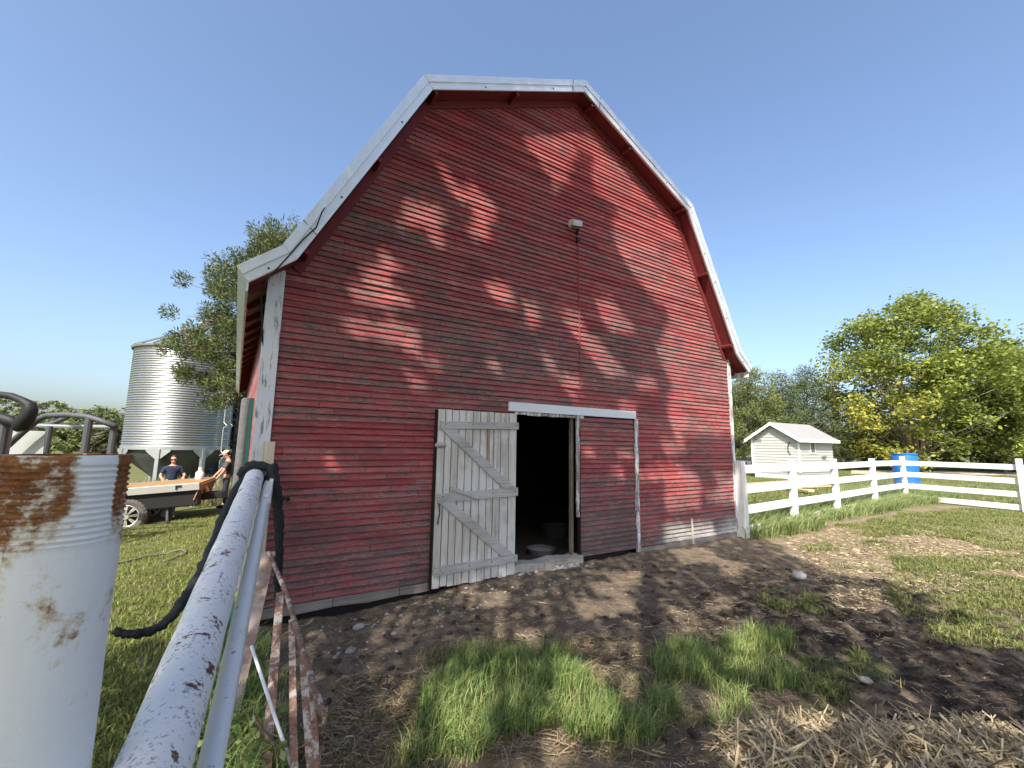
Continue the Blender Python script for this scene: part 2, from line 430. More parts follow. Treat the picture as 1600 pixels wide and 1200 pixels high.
# roof shell
inn, out_ = offprof(.03), offprof(.155)
m = MB(); n = len(inn)
for i in range(n - 1):
    m.prism([inn[i], inn[i + 1], out_[i + 1], out_[i]], -.25, BL + .3)
roof = obj('roof', m, M['roof'], barn)
m = MB()
sec = [(.0, -.251), (.0, -.268), (.008, -.272), (.078, -.274), (.084, -.286), (.168, -.292), (.176, -.251)]
pr = [offprof(q) for q, _ in sec]
for i in range(6):
    vs = []; fs = []; K = len(sec); kk = 14 if i not in (0, 5) else 4
    for j in range(kk + 1):
        t = j / kk; t = t * .998 + .001
        for q in range(K):
            p = Vector(pr[q][i]).lerp(Vector(pr[q][i + 1]), t)
            wob = .004 * math.sin(j * 2.3 + i * 1.3 + q) if 0 < j < kk and q in (4, 5) else 0
            vs.append((p.x, sec[q][1] - wob, p.y))
    fs = [(j * K + q, j * K + q + 1, (j + 1) * K + q + 1, (j + 1) * K + q) for j in range(kk) for q in range(K - 1)]
    fs += [tuple(range(K)), tuple(range(kk * K, kk * K + K))[::-1]]
    m2 = MB().add(vs, fs); tr = obj('rake_trim', m2, M['trim'], barn)
    # screws and a lap seam
    for t in ((.3, .75) if i not in (0, 5) else (.45,)):
        p = Vector(pr[2][i]).lerp(Vector(pr[3][i]), .4).lerp(Vector(pr[2][i + 1]).lerp(Vector(pr[3][i + 1]), .4), t)
        obj('screw', MB().ellipsoid((p.x, -.276, p.y), (.011, .006, .011), 8, 6), M['iron'], tr)
    t = .12 if i in (1, 3) else .9 if i == 2 else .5
    if i not in (0, 5):
        a = [Vector(pr[q][i]).lerp(Vector(pr[q][i + 1]), t) for q in (1, 3, 5)]
        obj('seam', MB().tube([(a[0].x, -.272, a[0].y), (a[1].x, -.278, a[1].y), (a[2].x, -.295, a[2].y)], .004, 5), M['iron'], tr)
# soffit boards, frieze boards, lookout blocks
for i in range(6):
    A, B_ = offprof(.018), offprof(.029)
    obj('soffit', MB().prism([A[i], A[i + 1], B_[i + 1], B_[i]], -.205, -.001), M['red_trim'], barn)
fr0, fr1 = offprof(.012), offprof(-.085)
for i in range(1, 5):
    obj('frieze_board', MB().prism([fr0[i], fr0[i + 1], fr1[i + 1], fr1[i]], -.036, -.0005), M['red_trim'], barn)
for i, t in ((1, .05), (1, .55), (2, .02), (2, .5), (3, .08), (3, .42), (3, .97), (4, .42), (4, .93)):
    a, c = Vector(offprof(.0)[i]).lerp(Vector(offprof(.0)[i + 1]), t), None
    d = (Vector(PROF[i + 1]) - Vector(PROF[i])).normalized(); nrm = Vector((-d.y, d.x))
    q = [a + d * .022 - nrm * .045, a - d * .022 - nrm * .045, a - d * .022 + nrm * .017, a + d * .022 + nrm * .017]
    obj('lookout', MB().prism([tuple(p) for p in q], -.24, -.037), M['red_trim'], barn)
for sg in (-1, 1):      # rafter tails under the eaves
    for j in range(18):
        y = .05 + j * .62
        obj('rafter_tail', MB().bar((sg * 3.9, y, 3.24), (sg * 4.14, y, 3.06), .045, .07), M['red_trim'], barn)
    q = MB().bar((sg * 4.15, -.25, 3.03), (sg * 4.15, BL + .3, 3.03), .02, .12)
    obj('eave_board', q, M['white_flaky'], barn)
# corner boards
obj('corner_board', MB().box((-HW - .075, -.012, 1.45), (.148, .05, 3.72)), M['white_flaky'], barn, bevel=.004)
obj('corner_board', MB().box((HW + .04, -.012, 1.6), (.085, .05, 3.42)), M['white_flaky_more'], barn, bevel=.004)
# doorway
obj('door_header', MB().box((.03, -.032, 2.097), (2.37, .03, .118)), M['header'], barn, bevel=.003)
m = MB(); xs = -1.05; rnd = random.Random(2)
while xs < .05:
    L = .05 + rnd.random() * .16; m.box((xs + L / 2, -.012, 2.012 + rnd.random() * .006), (L, .03, .03 + rnd.random() * .02)); xs += L
obj('door_jamb', m, M['white_flaky_more'], barn)
obj('door_jamb', MB().bar((-.028, .07, .07), (-.022, .07, 2.02), .04, .05, (0, 1, 0)), old_wood('jamb_wood', 2, (.17, .125, .085), (.055, .04, .03), .4, .1), barn)
m = MB(); z = .62
while z < 1.98:
    L = .06 + rnd.random() * .16; m.box((.012 + rnd.random() * .006, -.026, z + L / 2), (.036 + rnd.random() * .012, .03, L - .004)); z += L
obj('door_jamb', m, M['white_flaky_more'], barn)
m = MB(); z = .02
while z < 2.03:
    L = .06 + rnd.random() * .2; L = min(L, 2.035 - z); m.box((1.205 + rnd.random() * .008 - z * -.006, -.034, z + L / 2), (.052 + rnd.random() * .014, .034, L - .003)); z += L + .002
obj('door_jamb', m, M['white_flaky_more'], barn)
cd = obj('door', MB().box((.615, .01, 1.03), (1.12, .03, 1.95)), M['dark_wood'], barn)
tag(cd, 'closed red clapboard door leaf beside the dark opening', None)
obj('siding', boards(.067, 2.0, lambda a, c: [(.058, 1.175)], 9, -.006), M['siding_door'], cd)
obj('door_edge', MB().bar((.05, -.012, .03), (.047, -.012, 2.0), .018, .05, (0, 1, 0)), M['dark_wood'], cd)
m = MB(); vs = []
for j in range(13):
    x = -1.06 + 1.12 * j / 12; h = .105 + .012 * math.sin(j * 1.1) + .01 * rnd.random()
    vs.append((x, h))
for j in range(12): m.prism([(vs[j][0], -.02), (vs[j + 1][0], -.02), vs[j + 1], vs[j]], -.06 - .01 * (j % 3), .139)
obj('sill', m, M['grey_beam'], barn)
m = MB()
for j in range(26):
    x = -1.05 + rnd.random() * 1.25; m.ellipsoid((x, -.09 - rnd.random() * .06, -.03 + rnd.random() * .05), (.02 + rnd.random() * .05, .03, .015 + rnd.random() * .025), 7, 5, .4, rnd)
obj('rubble', m, simple('pale_rubble', (.34, .32, .30), .9, 0, .3, 12, .6), barn)
# open door: vertical boards, three battens, two braces, swung flat on the wall
dm = MB(); x = -2.146; edges = []
ws = [.095, .085, .088, .092, .098, .1, .1, .092, .1, .12, .12]; tot = sum(ws); kx = 1.098 / tot
for j, w in enumerate(ws):
    w *= kx; dz = rnd.random() * .02; tz = rnd.random() * .008
    dm.bar((x + w / 2, -.055 - rnd.random() * .004, .005 + dz), (x + w / 2 + .003, -.055, 2.0 + tz), w - .011, .028, (0, 1, 0), .003); x += w
door = obj('door', dm, M['door_wood'], barn); tag(door, 'open weathered whitish plank door with two diagonal braces', None)
def plate(name, pts, y, th, mat, par, bev=.003):
    return obj(name, MB().prism(pts, y - th, y), mat, par, bevel=bev)
plate('batten', [(-2.118, 1.774), (-1.035, 1.800), (-1.035, 1.888), (-2.118, 1.862)], -.071, .025, M['batten'], door)
plate('batten', [(-2.125, .935), (-1.035, .965), (-1.035, 1.067), (-2.125, 1.04)], -.071, .028, M['batten'], door)
plate('batten', [(-2.135, .142), (-1.03, .172), (-1.03, .252), (-2.135, .242)], -.071, .028, M['batten'], door)
plate('brace', [(-2.107, 1.772), (-1.94, 1.776), (-1.075, 1.068), (-1.25, 1.066)], -.071, .024, M['batten'], door)
plate('brace', [(-2.10, .936), (-1.94, .94), (-1.07, .254), (-1.25, .252)], -.071, .024, M['batten'], door)
plate('latch_bar', [(-1.97, 1.07), (-1.965, 1.118), (-1.60, .99), (-1.62, .955)], -.0995, .02, M['batten'], door)
m = MB().ellipsoid((-2.104, -.082, 1.586), (.075, .016, .034), 16, 8).ellipsoid((-2.104, -.1, 1.586), (.045, .012, .016), 12, 6)
obj('handle', m, M['grey_beam'], door, smooth=True)
obj('hook', MB().tube([(-2.095, -.078, .92), (-2.085, -.085, .82), (-2.1, -.085, .75), (-2.1, -.08, .70)], .007, 6), M['iron'], door, smooth=True)
obj('door_edge', MB().bar((-2.158, -.045, .0), (-2.158, -.045, 2.0), .012, .05, (0, 1, 0)), M['dark_wood'], door)
for zz in (.2, 1.0, 1.83):
    for xx in (-2.06, -1.7, -1.4, -1.08):
        obj('nail', MB().ellipsoid((xx, -.1, zz + (xx + 2.1) * .02), (.008, .004, .008), 6, 4), M['iron'], door)
# yard light with its conduit
lt = obj('yard_light', MB().bar((-.2, -.16, 4.86), (.02, -.10, 4.93), .10, .11, (0, -.3, 1), .02).bar((-.01, -.10, 4.93), (.03, -.09, 4.945), .06, .07), simple('lamp_housing_grey', (.55, .53, .51), .5, .2, .2, 14, .1), barn, bevel=.008)
obj('lens', MB().bar((-.19, -.185, 4.81), (.0, -.13, 4.875), .08, .02, (0, -.5, 1)), M['black'], lt)
obj('bracket', MB().bar((.03, -.02, 4.80), (.0, -.09, 4.90), .03, .03).box((.035, -.03, 4.72), (.05, .04, .07)), M['black'], lt)
obj('conduit', MB().tube([(.045, -.03, 4.72), (.06, -.03, 3.5), (.078, -.03, 2.41)], .009, 8).bar((.078, -.03, 2.42), (-.16, -.03, 2.43), .01, .01), simple('conduit_red_paint', (.26, .05, .05), .6, 0, .2, 20), barn)
# loose wire at the left eave, lightning rod
obj('wire', MB().tube([(-3.62, -.31, 3.72), (-3.72, -.3, 3.58), (-3.86, -.3, 3.33), (-4.0, -.27, 3.1), (-4.03, -.15, 2.98), (-4.0, -.05, 2.75), (-3.97, -.03, 2.5)], .007, 6), M['black'], barn, smooth=True)
obj('wire', MB().tube([(-3.62, -.31, 3.72), (-3.58, -.29, 3.9), (-3.35, -.2, 4.5)], .007, 6), M['black'], barn, smooth=True)
obj('lightning_rod', MB().tube([(0, .6, 7.2), (0, .6, 7.62)], .006, 6), M['iron'], barn)
# ================================================================== GROUND
def axis(a, b, st, far, gr=1.16):
    c = list(np.arange(a, b + 1e-6, st)); s = st; x = b
    up = []
    while x < far: s *= gr; x += s; up.append(x)
    s = st; x = a; dn = []
    while x > -far: s *= gr; x -= s; dn.append(x)
    return np.array(dn[::-1] + c + up)
gx, gy = axis(-4.5, 7.5, .045, 900), axis(-.5, 8.6, .045, 900)
GX, GY = np.meshgrid(gx, gy)
GZ = gz(GX, GY)
V = np.stack([GX, GY, GZ], -1).reshape(-1, 3); nx_, ny_ = len(gx), len(gy)
I = np.arange(nx_ * ny_).reshape(ny_, nx_)
Q = np.stack([I[:-1, :-1], I[:-1, 1:], I[1:, 1:], I[1:, :-1]], -1).reshape(-1, 4)
# image polygons of what grows or lies where, turned into ground areas
C7 = lambda p: gpoly(crop(p, 440, 840, 2.7586)); C8 = lambda p: gpoly(crop(p, 1000, 800, 2.6667)); C6 = lambda p: gpoly(crop(p, 1100, 440, 2.728))
LUSH = [C7([(480, 1010), (500, 880), (550, 780), (620, 640), (730, 550), (880, 510), (1050, 490), (1220, 500), (1300, 560), (1330, 600), (1400, 700), (1500, 700), (1620, 690), (1620, 860), (1400, 880), (1280, 900), (1240, 850), (1180, 840), (1040, 850), (960, 930), (900, 1010)]),
        C8([(40, 650), (330, 590), (390, 500), (440, 500), (520, 520), (650, 560), (560, 620), (640, 700), (600, 740), (500, 740), (460, 930), (380, 930), (330, 800), (200, 760)]), C8([(-10, 760), (120, 760), (180, 880), (120, 960), (-10, 950)])]
SPARSE = [C8([(640, 600), (800, 600), (1000, 720), (880, 760), (860, 900), (720, 900), (690, 780), (640, 720)]), C8([(480, 350), (580, 310), (720, 340), (800, 440), (640, 470), (520, 430)]), C8([(860, 560), (1000, 640), (1080, 760), (980, 760), (880, 640)])]
LOWG = [C8([(1000, 330), (1060, 190), (1250, 230), (1420, 260), (1760, 300), (1760, 640), (1560, 600), (1400, 560), (1240, 540), (1120, 440), (1040, 390)]),
        C8([(820, 70), (1100, 5), (1900, -50), (1900, 190), (1500, 160), (1350, 120), (1150, 100), (960, 110)]), C8([(660, 130), (780, 120), (830, 165), (740, 175), (680, 160)]),
        C8([(1080, 200), (1600, 175), (1850, 170), (1850, 270), (1300, 240)]), C8([(930, 120), (1060, 130), (1070, 148), (950, 142)])]
FENCEG = [C6([(190, 1020), (300, 990), (500, 950), (560, 900), (700, 900), (850, 890), (950, 880), (1080, 920), (1000, 950), (900, 960), (740, 990), (600, 1020), (420, 1080), (300, 1105), (195, 1100)])]
HAYS = [C7([(880, 1000), (900, 900), (1010, 840), (1180, 830), (1260, 850), (1290, 920), (1400, 880), (1640, 860), (1640, 1000)]), C7([(1230, 530), (1330, 420), (1460, 430), (1620, 430), (1620, 690), (1500, 700), (1400, 690), (1320, 590)]),
        C7([(175, 640), (300, 580), (420, 560), (640, 580), (640, 640), (560, 780), (510, 900), (420, 1000), (170, 1000)]), C8([(470, 750), (590, 740), (690, 840), (660, 900), (520, 900), (470, 850)]), C8([(0, 540), (120, 560), (180, 620), (110, 700), (0, 690)])]
FP1, FP5, FP6 = gp(1163, 838), gp(1417, 781), gp(1604, 801)
GL0, GL1 = np.array([-2.45, 4.15]), np.array([-.62, .75])     # line of the pipe rail
def side_left(x, y): return -((x - GL0[0]) * (GL1[1] - GL0[1]) - (y - GL0[1]) * (GL1[0] - GL0[0]))    # >0 right of it
BLt = W(-HW, 0)[:2]
def lawn(x, y):
    """1 on mown grass, 0 in the dirt yard"""
    r = np.zeros(np.shape(x))
    L = (side_left(x, y) < 0) & ((x - BLt[0]) * -NN[0] + (y - BLt[1]) * -NN[1] < 0)
    s = (x - BO[0]) * AL[0] + (y - BO[1]) * AL[1]; o = (x - BO[0]) * NN[0] + (y - BO[1]) * NN[1]
    left = (s < -HW) | ((side_left(x, y) < 0) & (o > 0))
    d = (FP5 - FP1)[:2]; q = (x - FP1[0]) * d[1] - (y - FP1[1]) * d[0]
    d2 = (FP6 - FP5)[:2]; q2 = (x - FP5[0]) * d2[1] - (y - FP5[1]) * d2[0]
    back = ((q < 0) & (s > HW)) | ((q2 < 0) & (x > 8) & (y > 9)) | ((s > HW) & (o < -.3) & (q < .2)) | (y > 14)
    return (left | back).astype(float)
def grassy(x, y):
    g = lawn(x, y)
    wob = .25 * (vnoise(x * 2.3, y * 2.3, 21) - .5), .25 * (vnoise(x * 2.3, y * 2.3, 22) - .5)
    pat = .15 + .6 * sstep(.35, .65, vnoise(x * 4, y * 4, 23))
    for P in LUSH + SPARSE + LOWG + FENCEG: g = np.maximum(g, inpoly(x + wob[0], y + wob[1], P) * pat)
    return g
green = grassy(V[:, 0], V[:, 1])
hay_a = np.zeros(len(V))
for P in HAYS + [HAY]: hay_a = np.maximum(hay_a, inpoly(V[:, 0], V[:, 1], P) * 1.)
mud_a = sstep(2.3, 1.2, np.hypot((V[:, 0] - 3.9) / 1.35, V[:, 1] - 3.95)) * (1 - hay_a)
g = N('yard_ground', .95, 0, .15)
at = lambda nm: g.n('ShaderNodeAttribute', attribute_name=nm).outputs['Fac']
co = g.coord()
f1, f2, f3 = g.noise(1.1, 5, .6, co), g.noise(7., 6, .65, co), g.noise(45., 5, .7, co)
dirt = g.ramp(g.math('ADD', g.math('MULTIPLY', f2, .55), g.math('MULTIPLY', f3, .45)), [(.3, (.05, .038, .029)), (.5, (.135, .105, .078)), (.7, (.28, .225, .165))])
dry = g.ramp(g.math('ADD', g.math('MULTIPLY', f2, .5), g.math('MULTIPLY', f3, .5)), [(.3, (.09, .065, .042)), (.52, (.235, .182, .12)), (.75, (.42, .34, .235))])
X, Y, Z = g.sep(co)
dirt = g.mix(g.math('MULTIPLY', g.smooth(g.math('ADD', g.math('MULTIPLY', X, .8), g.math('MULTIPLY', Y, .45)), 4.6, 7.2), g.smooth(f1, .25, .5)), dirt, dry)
dirt = g.mix(g.math('MULTIPLY', at('mud'), g.smooth(f2, .68, .4)), dirt, (.026, .02, .016))
straw = g.ramp(g.noise(1., 5, .7, g.coord((30, 90, 30))), [(.3, (.10, .072, .042)), (.55, (.26, .20, .12)), (.75, (.46, .37, .235))])
litter = g.math('MULTIPLY', g.smooth(g.noise(3.2, 5, .7, co), .47, .62), .55)
dirt = g.mix(g.math('MULTIPLY', litter, .7), dirt, g.mix(f3, (.10, .075, .05), (.33, .26, .17)))
dirt = g.mix(g.math('MULTIPLY', at('hay'), .75), dirt, straw)
gr = g.ramp(g.math('ADD', g.math('MULTIPLY', f2, .5), g.math('MULTIPLY', f3, .5)), [(.3, (.035, .048, .014)), (.5, (.09, .115, .03)), (.72, (.19, .19, .06))])
gr = g.mix(g.smooth(f1, .5, .75), gr, (.15, .13, .05))
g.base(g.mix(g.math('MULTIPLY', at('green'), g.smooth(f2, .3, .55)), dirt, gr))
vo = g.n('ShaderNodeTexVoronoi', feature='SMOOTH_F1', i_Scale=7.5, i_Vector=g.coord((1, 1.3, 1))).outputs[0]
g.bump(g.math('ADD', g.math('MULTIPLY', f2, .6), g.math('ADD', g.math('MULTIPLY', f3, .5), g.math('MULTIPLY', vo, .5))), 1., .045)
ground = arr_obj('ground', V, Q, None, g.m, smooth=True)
tag(ground, 'dirt barnyard ground with straw and grass running out to the lawns', 'ground', kind='structure')
for nm, a in (('green', green), ('hay', hay_a), ('mud', mud_a)):
    at_ = ground.data.attributes.new(nm, 'FLOAT', 'POINT'); at_.data.foreach_set('value', a.astype(np.float32))

# ================================================================== GRASS, HAY, STONES
def blades(name, P, H, mat, width=.006, lean=.5, wind=(0, 0), seed=1, parent=None, zoff=None):
    """one mesh of curved blades rooted at P (n x 2)"""
    r = np.random.default_rng(seed); n = len(P); H = np.broadcast_to(H, (n,)) * r.uniform(.55, 1.15, n)
    Z = gz(P[:, 0], P[:, 1]) - .01 if zoff is None else zoff
    a = r.uniform(0, 2 * np.pi, n); le = lean * r.uniform(.15, 1.3, n)
    dx, dy = np.cos(a) * le + wind[0], np.sin(a) * le + wind[1]
    b = a + np.pi / 2 + r.normal(0, .6, n); wx, wy = np.cos(b), np.sin(b); w = width * r.uniform(.6, 1.4, n)
    base = np.stack([P[:, 0], P[:, 1], Z], -1); S = np.stack([wx, wy, 0 * wx], -1) * w[:, None] * .5
    D = np.stack([dx, dy, 0 * dx], -1) * H[:, None]
    up = np.array([0, 0, 1.])
    m1 = base + up * (H * .55)[:, None] + D * .28; tip = base + up * (H * (1 - .3 * np.minimum(le, 1.3)))[:, None] + D
    V = np.concatenate([base - S, base + S, m1 + S * .8, m1 - S * .8, tip]); k = np.arange(n)
    return arr_obj(name, V, np.stack([k, k + n, k + 2 * n, k + 3 * n], -1), np.stack([k + 3 * n, k + 2 * n, k + 4 * n], -1), mat, parent)
def scatter(poly, dens, seed, keep=None):
    r = np.random.default_rng(seed); p = np.array(poly); lo, hi = p.min(0), p.max(0)
    n = int((hi - lo).prod() * dens); q = r.uniform(lo, hi, (n, 2)); wob = np.stack([vnoise(q[:, 0] * 3, q[:, 1] * 3, 31) - .5, vnoise(q[:, 0] * 3, q[:, 1] * 3, 32) - .5], -1) * .3
    q = q[inpoly(q[:, 0] + wob[:, 0], q[:, 1] + wob[:, 1], poly)]
    if keep is not None: q = q[r.uniform(0, 1, len(q)) < keep(q[:, 0], q[:, 1])]
    return q
def grass_mat(name, stops, trans=.35):
    g = N(name, .55, 0, .3)
    c = g.ramp(g.math('ADD', g.math('MULTIPLY', g.island(), .75), g.math('MULTIPLY', g.noise(1.3, 3, .5), .3)), stops)
    g.base(c)
    tr = g.n('ShaderNodeBsdfTranslucent', i_0=c); mx = g.n('ShaderNodeMixShader', i_0=trans); g.t.links.new(g.b.outputs[0], mx.inputs[1]); g.t.links.new(tr.outputs[0], mx.inputs[2])
    g.t.links.new(mx.outputs[0], g.t.nodes['Material Output'].inputs[0]); return g.m
GM_LUSH = grass_mat('lush_grass_blades', [(.1, (.085, .145, .045)), (.42, (.16, .245, .07)), (.7, (.26, .33, .10)), (1, (.48, .43, .2))])
GM_WEED = grass_mat('low_weed_blades', [(.1, (.09, .12, .035)), (.5, (.17, .20, .06)), (.8, (.27, .28, .09)), (1, (.38, .33, .14))])
GM_LAWN = grass_mat('lawn_blades', [(.1, (.075, .11, .028)), (.5, (.15, .19, .045)), (.8, (.24, .26, .07)), (1, (.36, .31, .12))])
GM_HAY = grass_mat('dry_straw', [(.0, (.15, .11, .06)), (.4, (.30, .235, .14)), (.8, (.46, .38, .24)), (1, (.60, .52, .36))], .15)
GM_MIX = grass_mat('fringe_blades', [(.1, (.08, .12, .04)), (.4, (.16, .18, .07)), (.65, (.30, .25, .12)), (1, (.48, .40, .25))])
GM_STR = grass_mat('trampled_straw', [(.0, (.075, .055, .035)), (.4, (.18, .135, .085)), (.8, (.34, .265, .17)), (1, (.52, .43, .29))], .1)
clump = lambda x, y: .25 + .75 * sstep(.35, .6, vnoise(x * 5, y * 5, 41))
o = blades('lush_grass', np.concatenate([scatter(p, 9500, 50 + i, clump) for i, p in enumerate(LUSH)]), .17, GM_LUSH, .0055, .75, (.1, .05), 3)
tag(o, 'tufts of long lush green grass growing in the foreground dirt', 'grass', kind='stuff')
def grow(p, k):
    p = np.array(p); c = p.mean(0); return [tuple(q) for q in c + (p - c) * k]
o = blades('short_grass', np.concatenate([scatter(grow(p, 1.4), 3000, 150 + i, lambda x, y: sstep(.4, .7, vnoise(x * 6, y * 6, 48))) for i, p in enumerate(LUSH)]), .085, GM_MIX, .005, 1.2, (.1, .05), 17)
tag(o, 'short thin grass and dead blades fringing the lush green tufts', 'grass', kind='stuff')
sp_k = lambda x, y: sstep(.42, .7, vnoise(x * 4, y * 4, 43)) * .9 + .06
o = blades('weed_grass', np.concatenate([scatter(p, 5200, 70 + i, sp_k) for i, p in enumerate(SPARSE)]), .09, GM_WEED, .007, 1.0, (0, 0), 4)
tag(o, 'thin patches of low weeds between the mud and the lush grass', 'grass', kind='stuff')
lowk = lambda x, y: sstep(.3, .62, vnoise(x * 2.2, y * 2.2, 44)) * .85 + .12
o = blades('yard_grass', np.concatenate([scatter(p, 4200, 80 + i, lowk) for i, p in enumerate(LOWG)]), .07, GM_WEED, .010, 1.1, (.1, 0), 5)
tag(o, 'low sunlit yellow green grass creeping over the yard towards the corner of the white fence', 'grass', kind='stuff')
o = blades('fence_grass', np.concatenate([scatter(p, 1500, 90 + i, lambda x, y: .12 + .88 * sstep(.3, .6, vnoise(x * 2.6, y * 2.6, 46))) for i, p in enumerate(FENCEG)]), .38, grass_mat('fence_grass_blades', [(.1, (.12, .17, .06)), (.5, (.22, .29, .10)), (.8, (.32, .37, .14)), (1, (.5, .45, .24))]), .012, .85, (.35, -.15), 6)
tag(o, 'tall grass leaning along the foot of the white board fence', 'grass', kind='stuff')
def straws(name, P, L, mat, seed, zr=.02, tilt=.25, rad_=.0022):
    """thin straws lying about: flat strips, a little tilted and bent"""
    r = np.random.default_rng(seed); n = len(P); L = L * r.uniform(.35, 1.2, n); a = r.uniform(0, np.pi * 2, n)
    D = np.stack([np.cos(a), np.sin(a), r.normal(0, tilt, n)], -1) * L[:, None] * .5
    c = np.stack([P[:, 0], P[:, 1], gz(P[:, 0], P[:, 1]) + np.abs(r.normal(.004, zr, n)) + np.abs(D[:, 2]) * .6], -1)
    s = np.stack([-np.sin(a), np.cos(a), r.normal(0, .7, n)], -1) * (rad_ * r.uniform(.6, 1.6, n))[:, None]
    bend = np.stack([-np.sin(a), np.cos(a), np.abs(r.normal(.3, .5, n))], -1) * (L * r.normal(0, .1, n))[:, None]
    V = np.concatenate([c - D - s, c - D + s, c + bend + s, c + bend - s, c + D + s, c + D - s]); k = np.arange(n)
    return arr_obj(name, V, np.concatenate([np.stack([k, k + n, k + 2 * n, k + 3 * n], -1), np.stack([k + 3 * n, k + 2 * n, k + 4 * n, k + 5 * n], -1)]), None, mat)
DRY = C8([(620, 100), (930, 60), (1700, 100), (1700, 340), (1250, 330), (1020, 330), (980, 440), (780, 380), (700, 220)])
o = blades('stray_grass', scatter(DRY, 420, 97, lambda x, y: sstep(.5, .75, vnoise(x * 2.4, y * 2.4, 47)) + .05), .06, GM_WEED, .01, 1.2, (.1, 0), 15)
tag(o, 'stray low weeds on the dry sunlit dirt by the barn end of the fence', 'weeds', kind='stuff')
o = straws('straw', scatter(DRY, 700, 98), .07, GM_HAY, 16, .004, .1, .003)
tag(o, 'short straw litter on the dry sunlit dirt near the fence', 'straw', kind='stuff')
# lawns either side: denser close to the camera
def lawn_pts(n, box, seed, p0):
    r = np.random.default_rng(seed); q = np.stack([r.uniform(box[0], box[1], n), r.uniform(box[2], box[3], n)], -1)
    d = np.hypot(q[:, 0], q[:, 1]); q = q[(r.uniform(0, 1, n) < np.minimum(1, (p0 / d) ** 1.3)) & (lawn(q[:, 0], q[:, 1]) > .5)]
    return q
qa = lawn_pts(300000, (-9, -.4, .5, 13), 101, 3.2)
o = blades('left_lawn_grass', qa, .075, GM_LAWN, .010, .9, (0, 0), 7); o.name = 'lawn_grass'
tag(o, 'mown lawn grass left of the white pipe rail', 'grass', kind='stuff')
qb = lawn_pts(150000, (3.5, 34, 8.5, 32), 102, 13)
o = blades('lawn_grass', qb, .09, GM_LAWN, .022, .9, (0, 0), 8)
tag(o, 'sunlit lawn grass beyond the white board fence', 'grass', kind='stuff')
o = straws('hay', scatter(HAY, 9000, 201), .17, GM_HAY, 11, .035, .35, .0028); tag(o, 'mound of loose straw along the near edge of the yard', 'hay', kind='stuff')
o = straws('straw', np.concatenate([scatter(p, 5200, 210 + i, clump) for i, p in enumerate(HAYS)]), .12, GM_STR, 12, .010, .14, .0015)
tag(o, 'trampled straw and dead grass scattered on the dirt', 'straw', kind='stuff')
YARD = gpoly([(470, 1000), (640, 935), (800, 905), (1000, 875), (1160, 850), (1300, 900), (1480, 960), (1750, 1100), (1750, 1250), (420, 1250)])
o = straws('straw', scatter(YARD, 900, 230, lambda x, y: .15 + .85 * sstep(.4, .65, vnoise(x * 1.7, y * 1.7, 45))), .075, GM_STR, 13, .005, .1, .0014)
tag(o, 'odd stalks of straw littering the dark bare dirt of the yard', 'straw', kind='stuff')
stone_m = simple('field_stone', (.24, .225, .205), .85, 0, .3, 25, .5)
ST = gpoly([(470, 1010), (480, 960), (560, 940), (680, 925), (800, 905), (900, 895), (900, 930), (760, 980), (640, 1010), (560, 1060), (480, 1060)])
r_ = random.Random(4); q = scatter(ST, 60, 240); mb = MB()
for x, y in q:
    k = .006 + .016 * r_.random() ** 2.2; mb.ellipsoid((x, y, gz1(x, y) + k * .2), (k * 1.25, k, k * .65), 7, 5, .35, r_, Matrix.Rotation(r_.random() * 6, 3, 'Z'))
clod = MB(); rc_ = np.random.default_rng(245)
for q_ in np.concatenate([rc_.uniform((1.6, 2.6), (6.2, 6.2), (620, 2)), rc_.uniform((-1.6, 2.6), (2.5, 4.6), (260, 2))]):
    if inpoly(np.array([q_[0]]), np.array([q_[1]]), HAY)[0] or (q_[0] - BO[0]) * NN[0] + (q_[1] - BO[1]) * NN[1] < .15: continue
    k = .008 + .022 * r_.random() ** 2; clod.ellipsoid((q_[0], q_[1], gz1(*q_) + k * .15), (k * 1.4, k, k * .7), 7, 5, .7, r_, Matrix.Rotation(r_.random() * 6, 3, 'Z'))
o = obj('clods', clod, simple('dark_clods', (.05, .038, .03), .95, 0, .5, 30, .7), smooth=False); tag(o, 'dark clods of trodden mud strewn over the shaded yard', 'mud clods', kind='stuff')
o = obj('pebbles', mb, stone_m, smooth=True); tag(o, 'small pebbles strewn in the dirt along the barn foot', 'pebbles', kind='stuff')
SL = ['largest flat grey stone in the dirt below the left end of the barn wall', 'pale rounded stone nearest the camera among the pebbles left of the door', 'small stone just below the grey base board near the open door', 'oval stone between the flat grey stone and the open door', 'round stone under the open plank door', 'pale stone lying in front of the door sill', 'pale flat stone alone in the shaded dirt below the white fence corner', 'small white stone in the dark mud among the weeds on the right']
for (x, y, k), lb in zip([(561, 978, .045), (548, 1018, .036), (627, 958, .022), (616, 984, .026), (769, 923, .024), (916, 887, .026), (1248, 901, .085), (1354, 1075, .035)], SL):
    p = gp(x, y); zz = gz1(p[0], p[1]); st = MB().ellipsoid((0, 0, k * .25), (k * 1.3, k, k * .6), 12, 8, .22, r_, Matrix.Rotation(r_.random() * 3, 3, 'Z'))
    o = obj('stone', st, stone_m if k < .05 else simple('pale_stone', (.42, .40, .37), .85, 0, .2, 25, .4), smooth=True); o.location = (p[0], p[1], zz); tag(o, lb, 'stone', 'stones lying in the yard')

